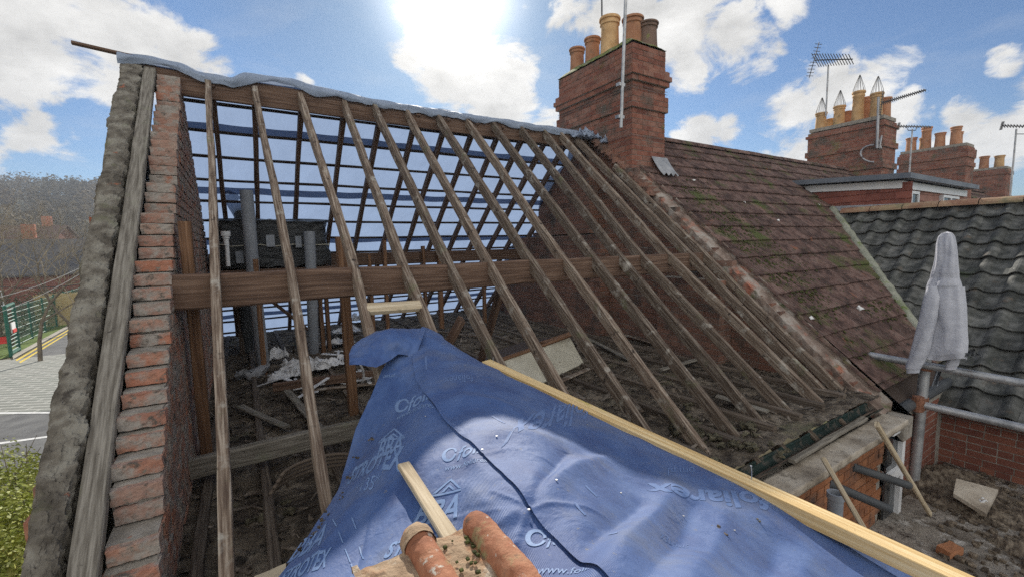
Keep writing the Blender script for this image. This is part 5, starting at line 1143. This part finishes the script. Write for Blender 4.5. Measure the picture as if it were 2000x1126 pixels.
# fence
fa,fb=RZ(42,672,GZ),RZ(150,618,GZ); fd=(fb-fa); fl=fd.length; fd.normalize()
fe=thing('mesh_fence','green wire mesh fence along the grass verge beyond the gate','fence',tuple(fa))
st=fa-fd*.6; n=16; FH=2.1
for k in range(n):
    p=st+fd*(k*2.4); mb=MB(); tube(mb,[p,p+Z_*FH],.045,6); mb.build('post',M['greenmetal'],fe)
    q=p+fd*2.4; mb=MB()
    for j in range(8): z=.1+j*(FH-.2)/7; tube(mb,[p+Z_*z,q+Z_*z],.020 if j%3==0 else .010,4,caps=False)
    for j in range(24): a=p+fd*(j*.1); tube(mb,[a+Z_*.05,a+Z_*(FH-.05)],.006,3,caps=False)
    mb.build('mesh_panel',M['greenmetal'],fe)
ga=RZ(22,696,GZ); gb=RZ(38,686,GZ); d=(gb-ga).normalized(); L=(gb-ga).length*1.0
g=thing('gate','open green metal gate with red and white sign beside the road','gate',tuple(ga)); GH=2.35
mb=MB()
for a,b in ((ga,ga+Z_*GH),(gb,gb+Z_*(GH+.05)),(ga+Z_*.15,gb+Z_*.15),(ga+Z_*(GH-.05),gb+Z_*GH)): tube(mb,[a,b],.07,8)
mb.build('frame',M['greenmetal'],g)
mb=MB()
for j in range(12): z=.25+j*.17; tube(mb,[ga+Z_*z,gb+Z_*z],.025,4)
mb.build('bars',M['greenmetal'],g)
sgn=ga.lerp(gb,.45)+Vector((.1,-.12,0)); mb=MB(); obox(mb,sgn+Z_*1.3,d*L*.22,d.cross(Z_)*.02,Z_*.24); mb.build('sign_board',M['whitesign'],g)
mb=MB(); obox(mb,sgn+Z_*1.15+d.cross(Z_)*.03,d*L*.2,d.cross(Z_)*.02,Z_*.08); mb.build('sign_band',M['redsign'],g)
p=RZ(-30,700,GZ); mb=MB(); obox(mb,RX(3,664,RZ(2,700,GZ).x),Vector((.2,.06,0)),Vector((0,.04,0)),Z_*.16); o=mb.build('warning_board',M['redsign']); tag(o,'small red board fixed to the fence left of the gate','sign')

# bush below the gable
def leaves(mb,c,r,n,s,seed,shell=.55,col=(0,1)):
    rr=random.Random(seed); c=Vector(c)
    for k in range(n):
        a=rr.uniform(0,2*PI); z=rr.uniform(-1,1); q=math.sqrt(1-z*z); d=Vector((q*math.cos(a),q*math.sin(a),z)); rad=(shell+(1-shell)*rr.random()**.5)
        w=1+.28*noise.noise(d*2.2+Vector((seed,0,0)))+.15*noise.noise(d*5+Vector((seed,3,0)))
        p=c+Vector((d.x*r[0],d.y*r[1],d.z*r[2]))*rad*w
        nx=Vector((rr.gauss(0,1),rr.gauss(0,1),rr.gauss(0,1))).normalized(); u=nx.cross(d+Vector((.1,.2,.3))).normalized(); v=u.cross(nx); e=s*rr.uniform(.5,1.3)
        mb.add([p-u*e,p+v*e*.45,p+u*e,p-v*e*.45],[(0,1,2,3)],min(1,max(0,.5+.5*noise.noise(p*1.6)+rr.uniform(-.3,.3))))
bu=thing('bush','dense yellow-green leafy hedge bush at the foot of the gable','bush',tuple(RZ(30,1050,GZ)))
mb=MB()
for k,(px,py,zz,r) in enumerate(((40,985,-3.75,(.95,1.1,.95)),(70,1020,-3.6,(.6,.7,.7)),(-40,1020,-3.8,(1.2,1.2,1.0)),(75,960,-4.1,(.7,.9,.7)),(20,1110,-3.5,(.8,.7,.7)),(-60,940,-4.0,(1.3,1.3,.8)),(60,1060,-3.9,(.6,.6,.6)))):
    leaves(mb,RZ(px,py,zz)-Vector((.25,0,.25)),r,4200,.035,k+1,.6)
mb.build('leaves',M['leaf_yel'],bu)
mb=MB()
for k in range(40):
    a=RZ(20+rnd.uniform(-60,50),1050,GZ); tube(mb,[a,a+Vector((rnd.uniform(-.8,.8),rnd.uniform(-.8,.8),rnd.uniform(1.,1.5)))],[.014,.004],5)
mb.build('stems',M['bark'],bu)

# bare trees
def tree(mb,mt_,base,h,seed,spread=.5,depth=5,r0=.12):
    rr=random.Random(seed)
    def br(p,d,L,r,dep):
        n=3; P=[p]; q=p; dd=d
        for i in range(n): dd=(dd+Vector((rr.gauss(0,.13),rr.gauss(0,.13),rr.gauss(.03,.08)))).normalized(); q=q+dd*(L/n); P.append(q)
        tube(mt_ if dep>depth-2 else mb,P,[r*(1-.45*i/n) for i in range(n+1)],6 if dep>2 else 3,caps=False,tint=rr.random())
        if dep<=0: return
        for k in range(rr.choice((2,3,3,4)) if dep>1 else 4):
            e=(dd+Vector((rr.gauss(0,spread),rr.gauss(0,spread),rr.gauss(.1,spread*.6)))).normalized(); br(P[rr.choice((2,3,3))],e,L*rr.uniform(.62,.85),r*.5,dep-1)
    br(Vector(base),Vector((0,0,1)),h*.27,r0,depth)
TR=[((60,600),28,9.5,'bare tree with pale tangled twigs in front of the dark roof',3,.55),((-60,640),20,9.5,'bare tree at the left edge reaching highest against the sky',4,.6),((130,585),36,8.5,'bare tree close behind the cement verge above the fence',5,.5),((10,590),34,9,'slender bare tree between the two houses',6,.5),((85,600),44,7.5,'low bare tree with dense twigs right in front of the dark slate roof',8,.7),((-10,600),40,7,'broad bushy bare tree at the edge behind the gate',9,.75)]
for (px,py),dist,h,lab,sd,spd in TR:
    r=ray(px,563); r.z=0; b=r.normalized()*dist; b.z=GZ
    t=thing('bare_tree',lab,'tree',tuple(b),'bare trees beyond the gable'); a=MB(); c=MB(); tree(a,c,b,h,sd,spd,6 if dist<40 else 5,.085); a.build('branches',M['twig'],t); c.build('trunk',M['bark'],t)
# scrub behind the fence
mb=MB()
for k in range(9):
    p=fa+fd*(k*3-4)+Vector((-1.2,.8,1.1)); leaves(mb,p,(1.6,1.4,1.2),700,.07,k+40,.4)
o=mb.build('hedge',M['leaf_dark']); tag(o,'dark olive hedge growing behind the green mesh fence','hedge')
# houses far left
def house(label,px,dist,w,dpt,hw,hr,rot,wallm,roofm,name='house'):
    r=ray(px,563); r.z=0; c=r.normalized()*dist; c.z=GZ; t=thing(name,label,'house',tuple(c),'houses beyond the gable')
    ca,sa=math.cos(rot),math.sin(rot); f=lambda x,y,z:Vector((c.x+x*ca-y*sa,c.y+x*sa+y*ca,GZ+z))
    mb=MB(); v=[f(-w,-dpt,0),f(w,-dpt,0),f(w,dpt,0),f(-w,dpt,0),f(-w,-dpt,hw),f(w,-dpt,hw),f(w,dpt,hw),f(-w,dpt,hw),f(-w,0,hr),f(w,0,hr)]
    mb.add(v,[(0,1,5,4),(2,3,7,6),(1,2,6,9,5),(3,0,4,8,7)]); mb.build('wall',M[wallm],t)
    mb=MB(); e=.35
    for s in (-1,1):
        q=[f(-w-e,s*(dpt+e),hw-.2),f(w+e,s*(dpt+e),hw-.2),f(w+e,0,hr+.08),f(-w-e,0,hr+.08)]; mb.add(q+[p-Z_*.12 for p in q],[(0,1,2,3),(7,6,5,4),(0,4,5,1),(1,5,6,2),(2,6,7,3),(3,7,4,0)])
    mb.build('roof',M[roofm],t)
    for x in (-w*.55,w*.35):
        for z in ((.9,2.0),(3.3,4.3)):
            if z[1]>hw: continue
            p=thing('window',None,None); p.parent=t
            mb=MB(); a=[f(x-.55,-dpt-.03,z[0]),f(x+.55,-dpt-.03,z[0]),f(x+.55,-dpt-.03,z[1]),f(x-.55,-dpt-.03,z[1])]
            b=[k+Vector((0,0,0))+(f(0,-.05,0)-f(0,0,0)) for k in a]
            mb.add(a+b,[(4,5,6,7),(0,4,5,1) ,(2,6,7,3),(0,4,7,3),(1,5,6,2)]); mb.build('pane',M['glass'],p)
            mb=MB(); u=(f(1,0,0)-f(0,0,0)); 
            for s_,o_ in ((-.55,0),(.55,0),(0,0)): obox(mb,f(x+s_,-dpt-.07,(z[0]+z[1])/2),u*.05,(f(0,1,0)-f(0,0,0))*.04,Z_*.5)
            for zz in z: obox(mb,f(x,-dpt-.07,zz),u*.6,(f(0,1,0)-f(0,0,0))*.04,Z_*.05)
            mb.build('frame',M['upvc'],p)
    mb=MB(); obox(mb,f(w*.7,0,hr+.5),Vector((ca,sa,0))*.45,Vector((-sa,ca,0))*.3,Z_*.8); mb.build('chimney',M['brick'],t)
    return t
house('dark slate-roofed brick house seen through bare trees',100,55,6.,4.2,3.3,5.9,.30,'brick_dark','roof_far')
house('brick house with brown roof at the left edge behind the bare trees',-40,62,5,4.2,3.4,6.2,.1,'brick','tile_brown')
house('pale-roofed house on the slope above the dark slate roof',30,90,6,4,6.2,8.6,-.2,'brick_dark','tile_brown')
mb=MB(); a,b=RZ(60,585,GZ),RZ(165,560,GZ); 
r1=ray(62,563); r1.z=0; r2=ray(175,563); r2.z=0; a=r1.normalized()*41; b=r2.normalized()*41
for k in range(60):
    p=a.lerp(b,k/60); q=a.lerp(b,(k+.9)/60); p.z=q.z=GZ; w=(q-p); obox(mb,(p+q)/2+Z_*(1.05+rnd.uniform(-.05,.05)),w/2,w.normalized().cross(Z_)*.02,Z_*1.05,rnd.random())
o=mb.build('board_fence',M['fence_wood']); tag(o,'yellowed close-boarded fence below the far houses','fence')
# cables
for k,(a,b,m,l,r) in enumerate((((-60,592,24),(260,470,15),'wire','upper pale overhead cable crossing the bare trees',.008),((-60,628,24),(260,470,15),'wire','lower pale overhead cable crossing the bare trees',.008),((-60,556,24),(260,536,20),'wiredark','dark drooping cable above the hedge',.014))):
    p=ray(a[0],a[1]).normalized()*a[2]; q=ray(b[0],b[1]).normalized()*b[2]; mb=MB(); tube(mb,[p.lerp(q,t/12)-Z_*.25*math.sin(PI*t/12) for t in range(13)],r,5); o=mb.build('overhead_cable',M[m]); tag(o,l,'cable',group='overhead cables')
# wooded hill
def hz(az,d):
    k=max(0,min(1,(d-90)/190)); k=k*k*(3-2*k); return GZ+k*(34+5*math.sin(az*5)+3*noise.noise(Vector((az*6,d*.01,0)))) *(1 if az<.45 else max(0,1-(az-.45)*2.2))
def hill(u,v):
    az=-1.3+u*2.4; d=70+v*330; return (math.sin(az)*d,math.cos(az)*d,hz(az,d)-.05)
mb=MB(); grid(mb,90,40,hill); o=mb.build('hill',M['hill'],smooth=True); tag(o,kind='structure')
mb=MB(); rr=random.Random(77)
for k in range(900):
    az=rr.uniform(-.52,.25) if k<760 else rr.uniform(-1.2,.6); d=100+rr.random()**.8*200; z=hz(az,d); c=Vector((math.sin(az)*d,math.cos(az)*d,z)); h=rr.uniform(5,9); bare=rr.random()
    leaves(mb,c+Z_*h*.62,(h*.45,h*.45,h*.42),130 if bare<.5 else 90,.65 if bare<.5 else .45,k,.35)
    tube(mb,[c,c+Z_*h*.8],[.22,.08],4,caps=False,tint=.4)
    if bare>.6:
        for j in range(14):
            e=Vector((rr.gauss(0,1),rr.gauss(0,1),rr.uniform(.6,2))).normalized(); p=c+Z_*h*rr.uniform(.35,.7); tube(mb,[p,p+e*h*.42],[.09,.03],3,caps=False,tint=.9)
o=mb.build('woodland',mat('far_woodland',[(.045,.042,.02),(.095,.075,.04),(.16,.12,.07)],scale=.05,rough=.95,bump=0,tint=.4)); tag(o,'dense winter woodland covering the far hillside','woodland',kind='stuff')
# thin blue air between here and the hill
mb=MB(); box(mb,(-460,-260,GZ-1.2),(460,460,52)); o=mb.build('haze',M['earth']); o.data.materials.clear()
m,nt=newmat('thin_haze'); oo=N(nt,'ShaderNodeOutputMaterial'); pv=N(nt,'ShaderNodeVolumePrincipled',{'Color':(.80,.88,1.,1),'Density':.0009,'Anisotropy':.3}); nt.links.new(pv.outputs[0],oo.inputs['Volume']); o.data.materials.append(m); tag(o,kind='stuff')
scn.cycles.volume_max_steps=64

scn.cycles.use_denoising=False
